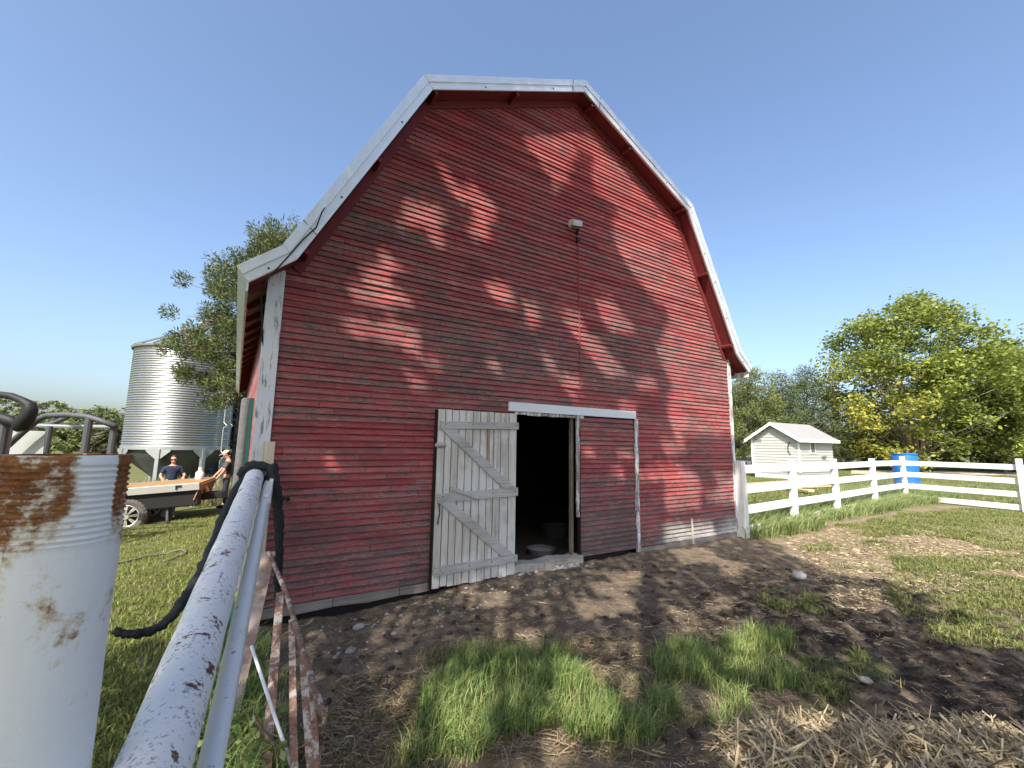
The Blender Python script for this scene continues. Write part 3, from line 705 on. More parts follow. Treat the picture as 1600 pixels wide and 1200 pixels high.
# ================================================================== NEAR PIPE POST, RAIL, GATE PANEL
def rusty_pipe():
    g = N('rusty_white_post', .55, 0, .35)
    X, Y, Z = g.sep(g.coord()); co = g.coord()
    n1, n2, n3 = g.noise(7., 6, .65, co, .6), g.noise(26., 5, .7, co), g.noise(90., 4, .7, co)
    hi = g.smooth(Z, 1.30, 1.50)                                     # the threaded end
    # angle round the pipe: rust sits on its left and at its far right
    A = g.math('ARCTAN2', Y, X)
    sideL = g.smooth(A, -.4, -.85); sideR = g.smooth(A, -.02, .12)
    tr = g.math('ADD', g.math('MULTIPLY', hi, g.math('ADD', g.math('MULTIPLY', sideL, .128), g.math('MULTIPLY', sideR, .19))), g.math('ADD', g.math('MULTIPLY', n1, .62), g.math('MULTIPLY', n2, .38)))
    tr = g.math('ADD', tr, g.math('MULTIPLY', g.math('MULTIPLY', sideL, g.smooth(Z, 1.10, 1.40)), .075))
    drip = g.noise(1., 4, .6, g.comb(g.math('MULTIPLY', A, 9.), 2., g.math('MULTIPLY', Z, 2.2)))
    tr = g.math('ADD', tr, g.math('MULTIPLY', g.math('MULTIPLY', g.smooth(drip, .55, .72), sideL), .06))
    ring = g.math('ADD', g.math('SINE', g.math('MULTIPLY', Z, 532.)), g.math('MULTIPLY', g.math('SUBTRACT', g.noise(1., 4, .6, g.comb(g.math('MULTIPLY', A, 5.), 1., g.math('MULTIPLY', Z, 85.))), .5), 7.))
    tr = g.math('ADD', tr, g.math('MULTIPLY', g.smooth(g.noise(15., 3, .5, co), .60, .76), g.math('ADD', .09, g.math('MULTIPLY', sideL, .09))))
    tr = g.math('ADD', tr, g.math('MULTIPLY', g.math('MULTIPLY', ring, hi), .024))
    rust = g.smooth(tr, .60, .68); halo = g.smooth(tr, .555, .62)
    chip = g.smooth(g.math('ADD', g.math('MULTIPLY', n2, .6), g.math('MULTIPLY', n3, .4)), .69, .73)
    paint = g.mix(n1, (.66, .68, .67), (.78, .78, .76))
    rc = g.ramp(g.math('ADD', g.math('MULTIPLY', n2, .6), g.math('MULTIPLY', n3, .4)), [(.3, (.045, .018, .010)), (.48, (.17, .062, .018)), (.68, (.36, .17, .05))])
    c = g.mix(g.math('MULTIPLY', halo, .55), paint, (.52, .40, .22))
    c = g.mix(rust, c, rc); c = g.mix(g.math('MULTIPLY', chip, .7), c, (.16, .15, .14))
    g.base(c); g.rough(g.math('ADD', .4, g.math('MULTIPLY', rust, .45)))
    g.bump(g.math('ADD', g.math('MULTIPLY', n1, .5), g.math('ADD', g.math('MULTIPLY', n3, .35), g.math('MULTIPLY', rust, .3))), .6, .008); return g.m
def spotted_pipe():
    g = N('spotted_white_pipe', .6, 0, .3)
    co = g.coord((14, 14, 14)); co2 = g.coord((60, 60, 60))
    n1, n2, n3 = g.noise(.45, 5, .6, co), g.noise(1.1, 5, .75, co2), g.noise(3., 3, .6, co2)
    sp_ = g.smooth(g.math('ADD', g.math('MULTIPLY', n2, .75), g.math('MULTIPLY', n1, .28)), .55, .61)
    n4 = g.noise(.62, 5, .65, g.coord((14, 14, 14), off=(5, 1, 2)), .5)
    ru = g.smooth(g.math('ADD', g.math('MULTIPLY', n4, .78), g.math('MULTIPLY', n2, .25)), .595, .635)
    c = g.mix(n1, (.68, .675, .66), (.82, .81, .78)); c = g.mix(g.math('MULTIPLY', sp_, .72), c, (.13, .12, .12)); c = g.mix(ru, c, g.mix(n3, (.05, .022, .014), (.19, .075, .035)))
    g.base(c); g.bump(g.math('ADD', n2, n3), .3, .004); return g.m
PP = (-.92, .918)
post = thing('pipe_post', 'big white pipe post with rusty threaded top in the near left corner', 'pipe post', (PP[0], PP[1], 0))
prof = [(.078, 1.50), (.078, 1.566), (.098, 1.566), (.100, 1.562)]
z = 1.548; prof.append((.1005, z))
while z > 1.40:
    prof += [(.1005, z), (.0972, z - .003), (.0965, z - .0065), (.1, z - .0095)]; z -= .0118
prof += [(.099, z), (.0985, z - .012), (.1, z - .03)] + [(.1 + .0012 * math.sin(q * 5), z - .03 - q * .12) for q in range(1, 13)] + [(.1, -.3)]
body = obj('pipe', MB().lathe(prof, 96), rusty_pipe(), post, smooth=True, sharp=50)
ra, rb = ap(240, 1200, .95), ap(399, 741, 4.0)
dr_ = (rb - ra) / np.linalg.norm(rb - ra)
rail = thing('pipe_rail', 'thick speckled white pipe rail running to the barn corner with a thin pipe beside it', 'rail', (ra[0], ra[1], 0))
NP = 26
pts = [ra - dr_ * .7 + (rb - ra + dr_ * .7) * i / NP for i in range(NP + 1)]
SPM = spotted_pipe()
obj('pipe', MB().tube(pts, [.074 + .0015 * math.sin(i * 2.1) for i in range(NP + 1)], 40), SPM, rail, True, smooth=True, sharp=60)
sa, sb = ap(328, 1200, 1.1), ap(419, 750, 4.0); ds_ = (sb - sa) / np.linalg.norm(sb - sa)
thin = obj('thin_pipe', MB().tube([sa - ds_ * .6, sb], .030, 20), flaky_white('thin_pipe_white', 2, .22, (.74, .75, .74)), rail, True, smooth=True, sharp=60)
cpl = ap(416, 779, 3.35)
obj('coupler', MB().tube([cpl - ds_ * .07, cpl - ds_ * .068, cpl + ds_ * .05], .034, 16), SPM, thin, True, smooth=True, sharp=50)
# planks and posts at the barn corner
tan = old_wood('tan_new_board', 2, (.52, .43, .32), (.26, .19, .12), .5, .1)
t0 = ap(421, 690, 4.02); o = MB().bar((t0[0], t0[1], gz1(t0[0], t0[1]) - .05), t0, .095, .04, tuple(NN), .003)
pl = obj('plank', o, tan); tag(pl, 'upright tan board beside the corner of the barn where the rail ends', 'plank')
a, b = ap(425, 752, 3.95), ap(352, 1130, 1.55)
pl = obj('plank', MB().bar(b, a, .03, .12, (0, 0, 1), .002), old_wood('pale_teal_board', 1, (.50, .52, .47), (.25, .22, .17), .25, .6)); tag(pl, 'long pale weathered board lying under the thin white pipe', 'plank')
t1 = ap(386, 622, 4.25); b1 = np.array([t1[0], t1[1], gz1(t1[0], t1[1]) - .1])
gpz = thing('wooden_post', 'dark old wooden post with a green strip beside the barn corner', 'post', b1)
obj('post', MB().tube([b1, t1 - np.array([0, 0, .02]), t1], [.05, .046, .03], 12), M['grey_beam'], gpz, True, smooth=True, sharp=40)
gsx = ap(394.5, 622, 4.2); obj('green_strip', MB().bar((gsx[0], gsx[1], b1[2]), gsx, .035, .012, tuple(NN)), simple('faded_teal_paint', (.08, .25, .21), .7, 0, .4, 10, .3), gpz, True)
# black strap wound round the rail end, one tail hanging in front of the wall, one lying to the left
def wob_tube(pts, r, n=9, sub=7, jit=.006, seed=1, mb=None):
    rn = random.Random(seed); P = [Vector(tuple(map(float, p))) for p in pts]; out = []
    for i in range(len(P) - 1):
        p0, p1, p2, p3 = P[max(i - 1, 0)], P[i], P[i + 1], P[min(i + 2, len(P) - 1)]
        for j in range(sub):
            t = j / sub; out.append(.5 * ((2 * p1) + (p2 - p0) * t + (2 * p0 - 5 * p1 + 4 * p2 - p3) * t * t + (3 * p1 - p0 - 3 * p2 + p3) * t ** 3))
    out.append(P[-1])
    rr = [(r if not hasattr(r, '__len__') else r[0] + (r[1] - r[0]) * i / len(out)) * (1 + rn.uniform(-.18, .18)) for i in range(len(out))]
    out = [p + Vector((rn.uniform(-jit, jit), rn.uniform(-jit, jit), rn.uniform(-jit, jit))) for p in out]
    return (mb or MB()).tube(out, rr, n)
STRAP = simple('black_strap_rubber', (.018, .02, .021), .7, 0, .5, 40, .6)
strap = thing('rubber_strap', 'black rubber strap knotted round the end of the pipe rail with two hanging tails', 'strap', (rb[0], rb[1], 0))
obj('tail', wob_tube([ap(x, y, d) for x, y, d in [(424, 727, 3.93), (428, 748, 3.9), (434, 790, 3.88), (436, 830, 3.86), (436, 870, 3.85), (434, 905, 3.85), (434, 935, 3.86)]], (.052, .026), 10, 7, .005, 3), STRAP, strap, True, smooth=True)
obj('tail', wob_tube([ap(x, y, d) for x, y, d in [(388, 738, 3.9), (372, 765, 3.75), (352, 808, 3.55), (334, 852, 3.3), (316, 890, 3.05), (296, 925, 2.85), (270, 960, 2.7), (240, 984, 2.6), (205, 991, 2.5), (178, 986, 2.45)]], (.05, .02), 10, 7, .006, 4), STRAP, strap, True, smooth=True)
mk = MB(); rn = random.Random(5)
for k in range(7):      # turns of the knot round pipe, post and board
    c = rb - dr_ * (.02 + .02 * k); ring = []
    for j in range(15):
        t = 2 * math.pi * j / 14; ex = .09 + rn.uniform(-.01, .015)
        ring.append((c[0] + ex * 1.35 * math.cos(t) * .86 + .02, c[1] + ex * math.cos(t) * .5 + rn.uniform(-.02, .02), c[2] + .03 + ex * .75 * math.sin(t) + rn.uniform(-.01, .01)))
    mk.tube(ring, .02 + rn.uniform(0, .012), 7)
obj('knot', mk, STRAP, strap, True, smooth=True)
kb = ap(446, 776, 3.84); obj('buckle', MB().tube([kb - np.array([.02, 0, .02]), kb + np.array([.03, 0, .0]), kb + np.array([.02, .01, -.035])], .015, 8), M['iron'], strap, True, smooth=True)
# folded gate panel of rusty flat bars leaning by the rail
def rusty_bar():
    g = N('rusty_white_bar', .8, 0, .25); co = g.coord()
    n1, n2 = g.noise(11., 5, .65, co, .4), g.noise(60., 5, .7, co)
    v = g.math('ADD', g.math('MULTIPLY', n1, .7), g.math('MULTIPLY', n2, .3))
    c = g.mix(g.smooth(v, .42, .50), g.mix(n2, (.33, .28, .25), (.52, .48, .44)), g.ramp(n2, [(.3, (.09, .045, .03)), (.6, (.24, .14, .10)), (.8, (.33, .22, .17))]))
    g.base(c); g.bump(v, .5, .004); return g.m
RB = rusty_bar()
ga, gb = ap(420, 863, 3.7), ap(501, 1105, 1.95)
gate = thing('gate_panel', 'old rusty white gate panel of flat bars leaning beside the pipe rail', 'gate panel', (gb[0], gb[1], 0))
fin = gb + (gb - ga) * .02
obj('top_bar', MB().tube([ga, ap(448, 928, 3.1), ap(464, 985, 2.7), ap(491, 1073, 2.12), fin], .017, 8), RB, gate, True, smooth=True)
def gbar(tx, ty, td, bx, by, w, th=.012, zb=0., face=(0.3, -1, .3)):
    a = ap(tx, ty, td); b = gp(bx, by, zb); b[2] -= .02
    return MB().bar(b, a, w, th, face)
obj('bar', gbar(438, 926, 3.1, 413, 1235, .05), RB, gate, True)
obj('bar', gbar(456, 968, 2.8, 461, 1240, .036), RB, gate, True)
obj('bar', gbar(473, 1022, 2.45, 489, 1235, .036), RB, gate, True)
obj('bar', gbar(486, 1058, 2.2, 500, 1235, .026), RB, gate, True)
obj('bar', gbar(494, 1085, 2.1, 503, 1170, .03), RB, gate, True)
obj('wide_bar', MB().bar(gp(352, 1145), ga, .10, .014, (.5, -1, .6)), old_wood('brown_bar_wood', 1, (.24, .17, .135), (.13, .08, .06), .3, .15), gate, True)
obj('brace', MB().tube([ap(393, 1010, 2.5), ap(420, 1092, 2.25), gp(455, 1195, .02)], .009, 7), flaky_white('brace_white', 2, .2), gate, True)
obj('brace', MB().tube([ap(396, 1120, 2.2), gp(440, 1185, .02)], .008, 7), RB, gate, True)
# broad leaved weeds by the gate
def leaf_clump(name, centers, nleaf, size, hgt, mat, seed, spread=.12):
    r = np.random.default_rng(seed); Vs = []; n = 0
    for (x, y) in centers:
        p = np.stack([x + r.normal(0, spread, nleaf), y + r.normal(0, spread, nleaf), np.zeros(nleaf)], -1); p[:, 2] = gz(p[:, 0], p[:, 1]) + r.uniform(.02, hgt, nleaf); Vs.append(p)
    P = np.concatenate(Vs); return P
def leaves_mesh(name, P, size, mat, seed, parent=None, aspect=.55, up=.35, fold=True, aim=None):
    """leaf-sized pairs of faces (a folded leaf) at points P"""
    r = np.random.default_rng(seed); n = len(P); s = size * r.uniform(.55, 1.35, n)
    d = r.normal(0, 1, (n, 3)); d[:, 2] *= .6
    if aim is not None: d = d * .6 + aim
    d /= np.linalg.norm(d, axis=1)[:, None]
    nrm = r.normal(0, 1, (n, 3)); nrm[:, 2] += up * 3; w = np.cross(d, nrm); w /= np.linalg.norm(w, axis=1)[:, None] + 1e-9
    nn = np.cross(w, d); w = w * (s * aspect * .5)[:, None]; L = d * (s * .5)[:, None]
    mid = nn * (s * .12)[:, None]
    V = np.concatenate([P - L, P + w + mid * .5, P + L, P - w + mid * .5]); k = np.arange(n)
    return arr_obj(name, V, None, np.concatenate([np.stack([k, k + n, k + 2 * n], -1), np.stack([k, k + 2 * n, k + 3 * n], -1)]), mat, parent)
cs = [tuple(gp(x, y)[:2]) for x, y in [(372, 1150), (385, 1175), (400, 1200), (362, 1190), (380, 1215)]]
o = leaves_mesh('weeds', leaf_clump('w', cs, 60, .05, .16, None, 5, .09), .06, GM_LUSH, 6); tag(o, 'broad leaved green weeds between the pipe rail and the gate panel', 'weeds', kind='stuff')
cs = np.array([tuple(gp(380 + 26 * math.sin(i), 1010 + i * 9)[:2]) for i in range(26)])
q = np.repeat(cs, 60, 0) + np.random.default_rng(9).normal(0, .07, (26 * 60, 2))
o = blades('gate_grass', q, .22, GM_LUSH, .006, .9, (0, 0), 10); o.name = 'rail_grass'; tag(o, 'grass growing under the rail behind the gate panel bars', 'grass', kind='stuff')

# feed pans in the barn doorway
def pan(name, c, r, h, label, mat, fill):
    t = thing(name, label, 'feed pan', c, 0, 'feed pans in the barn doorway')
    obj('pan', MB().lathe([(r * .84, 0), (r * .9, h * .1), (r * .95, h * .82), (r * 1.04, h * .86), (r * 1.05, h), (r * .97, h), (r * .9, h * .85), (r * .82, h * .18), (0.001, h * .16)], 40), mat, t, smooth=True, sharp=40)
    obj('feed', MB().lathe([(r * .88, h * .62), (r * .6, h * .68), (r * .3, h * .7), (.001, h * .74)], 28), fill, t, smooth=True)
p = gp(845, 864, .03)
pan('feed_pan', (p[0], p[1], .02), .205, .085, 'shallow grey rubber pan standing just inside the barn door sill', simple('grey_rubber', (.13, .125, .12), .8, 0, .3, 20, .3), simple('feed_crumbs', (.42, .40, .36), .95, 0, .5, 60, .8))
p = gp(868, 838, .03)
pan('feed_pan', (p[0], p[1], .02), .24, .2, 'darker deeper pan further back inside the barn doorway', simple('dark_rubber', (.04, .04, .04), .8, 0, .3, 20, .3), M['barn_floor'])
# ================================================================== WHITE BOARD FENCE
WF = flaky_white('fence_white_paint', 2, .12, (.72, .72, .69)); WFR = flaky_white('fence_rail_paint', 0, .06, (.72, .72, .69))
tops = [(1153, 722, 1163, 838), (1233, 720, 1241, 812), (1303, 717, 1308, 791), (1361, 717, 1369, 777), (1410, 715, 1417, 781), (1593, 718, 1604, 801)]
A5, A1, A6 = FP5[:2], FP1[:2], FP6[:2]
ln = A5 - A1
def onfence(x):
    d = ray(x, 760)[:2]; m = np.array([[d[0], -ln[0]], [d[1], -ln[1]]]); t = np.linalg.solve(m, A1); return A1 + ln * t[1]
posts = [A1] + [onfence(x) for x in (1238, 1306, 1365.5)] + [A5]
dl = (A6 - A5) / np.linalg.norm(A6 - A5)
LB = np.linalg.norm(A6 - A5)
posts2 = [A6 + dl * .0, A6 + dl * LB, A6 + dl * LB * 2]
fence = thing('board_fence', 'white four rail board fence from the barn corner round to the right', 'fence', (A5[0], A5[1], 0))
rn = random.Random(8)
HP = [1.36, 1.36, 1.38, 1.37, 1.42, 1.44, 1.42, 1.42]
allp = posts + posts2
for i, p in enumerate(allp):
    w = .13 if i != 0 else .15; zz = gz1(p[0], p[1])
    m = MB().bar((p[0], p[1], zz - .1), (p[0] + rn.uniform(-.02, .02), p[1], HP[i]), w, w, (ln[1], -ln[0], 0), .012)
    obj('post', m, WFR if False else WF, fence, True)
d1 = ln / np.linalg.norm(ln); n1 = np.array([d1[1], -d1[0]])       # towards the yard
def rails(P, nside, hs):
    for a, b in zip(P, P[1:]):
        d = (b - a) / np.linalg.norm(b - a)
        for h in hs:
            ha, hb = h + rn.uniform(-.012, .012), h + rn.uniform(-.012, .012)
            obj('rail', MB().bar((a[0] + nside[0] * .0, a[1] + nside[1] * .0, ha), (b[0], b[1], hb), .035, .155, (0, 0, 1), .004), WFR, fence, True)
rails([posts[0]] + posts[1:], n1, (1.21, .84, .47, .11)); rails([A5, A6, posts2[1], posts2[2]], n1, (1.20, .83, .46, .11))
def mesh_wire(a, b, z0, z1, step, par, off):
    m = MB(); d = b - a; L = np.linalg.norm(d); d = d / L; o = np.array([d[1], -d[0]]) * off
    k = int(L / step)
    for i in range(k + 1):
        q = a + d * step * i + o; m.tube([(q[0], q[1], z0), (q[0], q[1], z1)], .003, 4, False)
    z = z0
    while z <= z1 + .01:
        m.tube([(a[0] + o[0], a[1] + o[1], z), (b[0] + o[0], b[1] + o[1], z)], .003, 4, False); z += .15
    return obj('wire_mesh', m, WIRE, par, True)
WIRE = simple('pale_wire', (.6, .6, .55), .5, .3, .1)
mesh_wire(A5, A6, .02, .74, .2, fence, -.09); mesh_wire(A6, posts2[1], .02, .74, .2, fence, -.09)
mesh_wire(posts[2], posts[4], .02, .78, .16, fence, -.09)

# ================================================================== SHED, CAR, TANK, LUMBER, POLE
shed = None
S0 = np.array([15.3, 23.3]); su = np.array([-.503, .864]); sv = np.array([.864, .503])   # gable front runs along su, depth along sv
srz = math.atan2(-su[1], -su[0])                       # local x along -su (front wall, left to right), local y into the shed
shed = thing('shed', 'small white clapboard garden shed with a low gable roof behind the fence', 'shed', (S0[0] + su[0] * 1.25, S0[1] + su[1] * 1.25, -.02), srz)
def clap_mat():
    g = N('white_clapboard', .6, 0, .3); X, Y, Z = g.sep(g.coord()); f = g.math('FRACT', g.math('DIVIDE', Z, .155))
    n1 = g.noise(3., 4)
    g.base(g.mix(n1, (.44, .44, .41), (.52, .52, .49))); g.bump(g.smooth(f, 0., .9), 1., .03); return g.m
CW = clap_mat(); FW_, DP = 2.5, 3.6
m = MB()
def clap_wall(m, a, b, zt):
    """lapped boards along a wall from a to b (local xy); zt(t, z) tells the span"""
    a, b = np.array(a, float), np.array(b, float); d = (b - a); L = np.linalg.norm(d); d /= L; o = np.array([d[1], -d[0]])
    z = .42
    while z < 3.0:
        t0_, t1_ = zt(z + .07)
        if t1_ - t0_ < .05: break
        p, q = a + d * L * t0_, a + d * L * t1_
        vs = []
        for c in (p, q):
            for off, zz in ((.0, z), (.028, z + .002), (.006, z + .155), (.0, z + .155)): vs.append((c[0] + o[0] * off, c[1] + o[1] * off, zz))
        m.add(vs, [(0, 1, 5, 4), (1, 2, 6, 5), (2, 3, 7, 6), (0, 3, 2, 1), (4, 5, 6, 7)]); z += .155
h = FW_ / 2
gab = lambda z: (max(0, (z - 2.2) / .78 * .5), 1 - max(0, (z - 2.2) / .78 * .5)) if z > 2.2 else (0, 1)
clap_wall(m, (-h, 0), (h, 0), gab); clap_wall(m, (h, 0), (h, DP), lambda z: (0, 1) if z < 2.2 else (0, 0)); clap_wall(m, (-h, DP), (-h, 0), lambda z: (0, 1) if z < 2.2 else (0, 0)); clap_wall(m, (h, DP), (-h, DP), gab)
m.prism([(-h + .002, .3), (h - .002, .3), (h - .002, 2.2), (0, 2.98), (-h + .002, 2.2)], .002, DP - .002)
obj('wall', m, CW, shed)
obj('foundation', MB().box((0, DP / 2, .16), (FW_ - .06, DP - .06, .52)), simple('pale_foundation', (.55, .55, .53), .85, 0, .15, 4, .3), shed)
ov = .28; sl = .78 / 1.25
rp = [(-h - ov, 2.2 - ov * sl + .03), (0, 3.01), (h + ov, 2.2 - ov * sl + .03)]
ro = MB().prism(rp + [(x, z + .09) for x, z in rp[::-1]], -.3, DP + .3)
rf = obj('roof', ro, simple('shed_roof_sheet', (.29, .287, .28), .6, .2, .1, 5, .1), shed)
fa = simple('shed_fascia_white', (.78, .78, .77), .5, 0, .04, 3)
m = MB().prism([(x, z - .07) for x, z in rp] + [(x, z + .1) for x, z in rp[::-1]], -.325, -.301); obj('fascia', m, fa, shed)
for sg in (-1, 1): obj('fascia', MB().box((sg * (h + ov + .013), DP / 2, rp[0][1] + .03), (.025, DP + .6, .17)), fa, shed)
for x in (-h, h): obj('corner_trim', MB().box((x * 1.012, -.02, 1.3), (.09, .05, 1.8)), fa, shed)
obj('vent', MB().box((-h + .38, -.035, 2.12), (.34, .03, .13)), simple('vent_grey', (.2, .2, .21), .6), shed)
wn_ = obj('window', MB().box((h + .035, 1.35, 1.72), (.04, .5, .62)), fa, shed); obj('pane', MB().box((h + .057, 1.35, 1.72), (.006, .4, .52)), simple('dark_pane', (.12, .12, .11), .15, 0, .1, 2, 0, .6), wn_)
m = MB().tube([(h - .42, -.03, 2.0), (h - .42, -.16, 1.98), (h - .4, -.18, 1.88)], .03, 8).tube([(h - .46, -.05, 1.85), (h - .52, -.07, 1.6), (h - .46, -.06, 1.42), (h - .40, -.05, 1.35)], .015, 6)
obj('lamp_bracket', m, M['iron'], shed, smooth=True)
obj('meter_box', MB().box((h + .06, 2.45, 1.25), (.1, .4, .1)), M['grey_metal'], shed)
# dark car whose nose shows left of the shed
CARP = simple('dark_car_paint', (.02, .024, .028), .25, .3, .1, 2, 0, .6)
cpt = ap(1178, 726, 29.5); car = thing('car', 'dark car parked behind the white shed, only its nose showing', 'car', (cpt[0] + 1.1, cpt[1] + .35, -.05), rad(18))
side = [(-2.2, .35), (-2.25, .7), (-2.1, .92), (-1.1, 1.02), (-.45, 1.45), (1.0, 1.48), (1.7, 1.05), (2.2, 1.0), (2.25, .5), (2.15, .32)]
obj('body', MB().prism(side, -.85, .85), CARP, car, bevel=.06)
obj('windscreen', MB().bar((-1.06, 0, 1.055), (-.5, 0, 1.44), 1.4, .02, (-.7, 0, .7)), simple('windscreen_glass', (.25, .27, .3), .1, 0, .1, 2, 0, .7), car)
obj('bonnet_trim', MB().box((-2.24, 0, .82), (.06, 1.5, .06)), M['grey_metal'], car); obj('headlight', MB().box((-2.22, -.6, .72), (.08, .3, .14)), M['grey_metal'], car, bevel=.02); obj('headlight', MB().box((-2.22, .6, .72), (.08, .3, .14)), M['grey_metal'], car, bevel=.02)
for x in (-1.4, 1.4):
    for y in (-.78, .78):
        w = obj('wheel', MB().tube([(x, y - .11, .33), (x, y - .08, .33), (x, y + .08, .33), (x, y + .11, .33)], [.29, .33, .33, .29], 20), M['black'], car, smooth=True, sharp=40); obj('rim', MB().tube([(x, y - .12, .33), (x, y + .12, .33)], .19, 16), M['grey_metal'], w)
# blue tank
tc = gp(1419, 763); BL_ = simple('blue_plastic', (.012, .13, .48), .4, 0, .12, 2, .05, .5)
tank = thing('water_tank', 'bright blue plastic tank standing behind the fence corner post', 'tank', (tc[0] + .25, tc[1] + .3, 0), rad(-35))
prof = [(.42, 0), (.45, .03), (.45, .46), (.435, .48), (.435, .5), (.45, .52), (.45, .98), (.435, 1.0), (.435, 1.02), (.45, 1.04), (.45, 1.38), (.43, 1.44), (.40, 1.46)]
tk = obj('tank', MB().lathe(prof + [(.38, 1.46), (.37, 1.43), (.001, 1.43)], 40, cap0=True), BL_, tank, smooth=True, sharp=35)
obj('rim', MB().lathe([(.40, 1.44), (.462, 1.44), (.468, 1.47), (.462, 1.5), (.40, 1.5)], 40), BL_, tank, smooth=True, sharp=40)
obj('cap', MB().lathe([(.07, 1.43), (.07, 1.515), (.001, 1.52)], 14, (.2, .1, 0)), BL_, tank); obj('cap', MB().lathe([(.05, 1.43), (.05, 1.51), (.001, 1.515)], 14, (-.2, -.1, 0)), simple('white_cap', (.7, .7, .7), .5), tank)
obj('tap', MB().tube([(.44, -.1, .12), (.55, -.12, .12), (.56, -.12, .04)], .025, 8), simple('teal_tap', (.05, .3, .32), .5), tank)
# lumber on the grass behind the fence
LM = old_wood('reddish_lumber', 0, (.50, .30, .18), (.22, .12, .07), .3, .05)
for (xa, ya, xb, yb, zz), lb in zip([(1206, 765, 1272, 768, .05), (1212, 763, 1268, 773, .12), (1166, 758, 1240, 753, .05), (1258, 763, 1306, 761, .05)],
        ['longest reddish board of the loose lumber behind the fence', 'reddish board lying crosswise on top of the lumber behind the fence', 'sandy board lying in the grass close to the barn corner, in front of the shed', 'short board at the right end of the loose lumber behind the fence']):
    a, b = gp(xa, ya), gp(xb, yb); a[2] = b[2] = zz
    o = obj('board', MB().bar(a, b, .2, .05, (0, 0, 1), .004), LM); tag(o, lb, 'board', 'loose boards on the lawn behind the fence')
pb = np.array([27.2, 36.5, 0.]); pl_ = thing('utility_pole', 'tall bare wooden utility pole by the yellowing tree', 'utility pole', (pb[0], pb[1], 0))
obj('pole', MB().tube([(0, 0, -.2), (0, 0, 3), (0, 0, 8.6)], [.15, .13, .10], 14), old_wood('pole_wood', 2, (.34, .27, .2), (.22, .16, .11), .4, .05), pl_, smooth=True, sharp=50)
obj('wire', MB().tube([(0, 0, 8.3), (-14, 9, 7.2), (-34, 24, 7.2)], .012, 5), M['iron'], pl_)
# power line crossing on the left
wl = [ap(-60, 625, 30), ap(90, 636.5, 33), ap(191, 646, 36), ap(300, 655, 42)]
o = obj('power_line', MB().tube(wl, .022, 5), M['iron']); tag(o, 'thin power line crossing the sky towards the grain bin', 'power line')

# ================================================================== GRAIN BINS
def galv():
    g = N('corrugated_galvanised', .34, .85, .5); n1 = g.noise(2., 4, .6, g.coord((1, 1, .3))); n2 = g.noise(14., 3)
    g.base(g.mix(n1, (.30, .315, .315), (.40, .41, .41))); g.rough(g.math('ADD', .30, g.math('MULTIPLY', n2, .12))); return g.m
GV = galv(); GVS = simple('galvanised_steel', (.36, .38, .385), .45, .7, .12, 4, .05)
SC = np.array([-16.6, 21.9]); R_ = 2.15; ZB, ZT = 1.30, 6.02; GB = gz1(*SC)
bin_ = thing('grain_bin', 'corrugated steel hopper grain bin on legs with a conical ribbed roof', 'grain bin', (SC[0], SC[1], GB))
zb, zt = ZB - GB, ZT - GB
prof = []; NW = 42; per = 8
for i in range(NW * per + 1):
    t = i / (NW * per); prof.append((R_ + .020 * math.cos(2 * math.pi * t * NW), zb + (zt - zb) * t))
obj('shell', MB().lathe(prof, 88), GV, bin_, smooth=True)
ring = obj('base_ring', MB().lathe([(R_ - .02, zb - .16), (R_ + .035, zb - .16), (R_ + .035, zb - .001), (R_ - .02, zb - .001)], 88), GVS, bin_, smooth=True, sharp=40)
rt = zt + 1.02
roof2 = obj('roof', MB().lathe([(R_ + .1, zt - .1), (R_ + .13, zt - .02), (.38, rt), (.38, rt + .1), (.001, rt + .1)], 64), GVS, bin_, smooth=True, sharp=20)
m = MB()
for k in range(24):
    a = 2 * math.pi * k / 24; c, s_ = math.cos(a), math.sin(a); m.bar(((R_ + .13) * c, (R_ + .13) * s_, zt - .0), (.4 * c, .4 * s_, rt + .02), .05, .06)
obj('roof_rib', m, GVS, roof2)
obj('roof_cap', MB().lathe([(.44, rt + .05), (.50, rt + .1), (.50, rt + .17), (.001, rt + .2)], 24), simple('rusty_cap', (.32, .24, .22), .6, .3), bin_, smooth=True, sharp=30)
lid = MB(); RL = Matrix.Rotation(rad(-50), 3, 'Y') ; lid.ellipsoid((.72, -.1, rt + .42), (.42, .42, .06), 24, 8, 0, None, RL); obj('lid', lid, simple('lid_white', (.75, .75, .76), .4, .3), bin_, smooth=True)
obj('lid_arm', MB().tube([(.45, -.1, rt + .1), (.8, -.1, rt + .18), (.9, -.1, rt + .3), (1.9, -.1, rt - .6)], .025, 6), M['iron'], bin_)
obj('hopper', MB().lathe([(R_ - .05, zb - .1), (R_ - .22, zb - .6), (.55, .35), (.5, .2)], 48), simple('hopper_steel', (.09, .095, .10), .6, .4, .15, 3, .05), bin_, smooth=True, sharp=40)
for k in range(8):
    a = 2 * math.pi * k / 8 + .33; c, s_ = math.cos(a), math.sin(a); q = Vector((c, s_, 0)); x = Vector((-s_, c, 0)); r0 = R_ + .02
    lg = MB().bar(q * r0 + Vector((0, 0, -.2)), q * r0 + Vector((0, 0, zb - .12)), .14, .22, tuple(q))
    lg.add([q * (r0 + .06) + x * u + Vector((0, 0, w)) for u, w in ((-.11, zb - .55), (.11, zb - .55), (.46, zb - .14), (-.46, zb - .14), (-.46, zb - .22), (.46, zb - .22))], [(0, 1, 5, 2, 3, 4)])
    obj('leg', lg, GVS, bin_)
la = math.atan2(-SC[1], -SC[0]) + rad(54); q = np.array([math.cos(la), math.sin(la)]); x = np.array([-q[1], q[0]])
ld = MB()
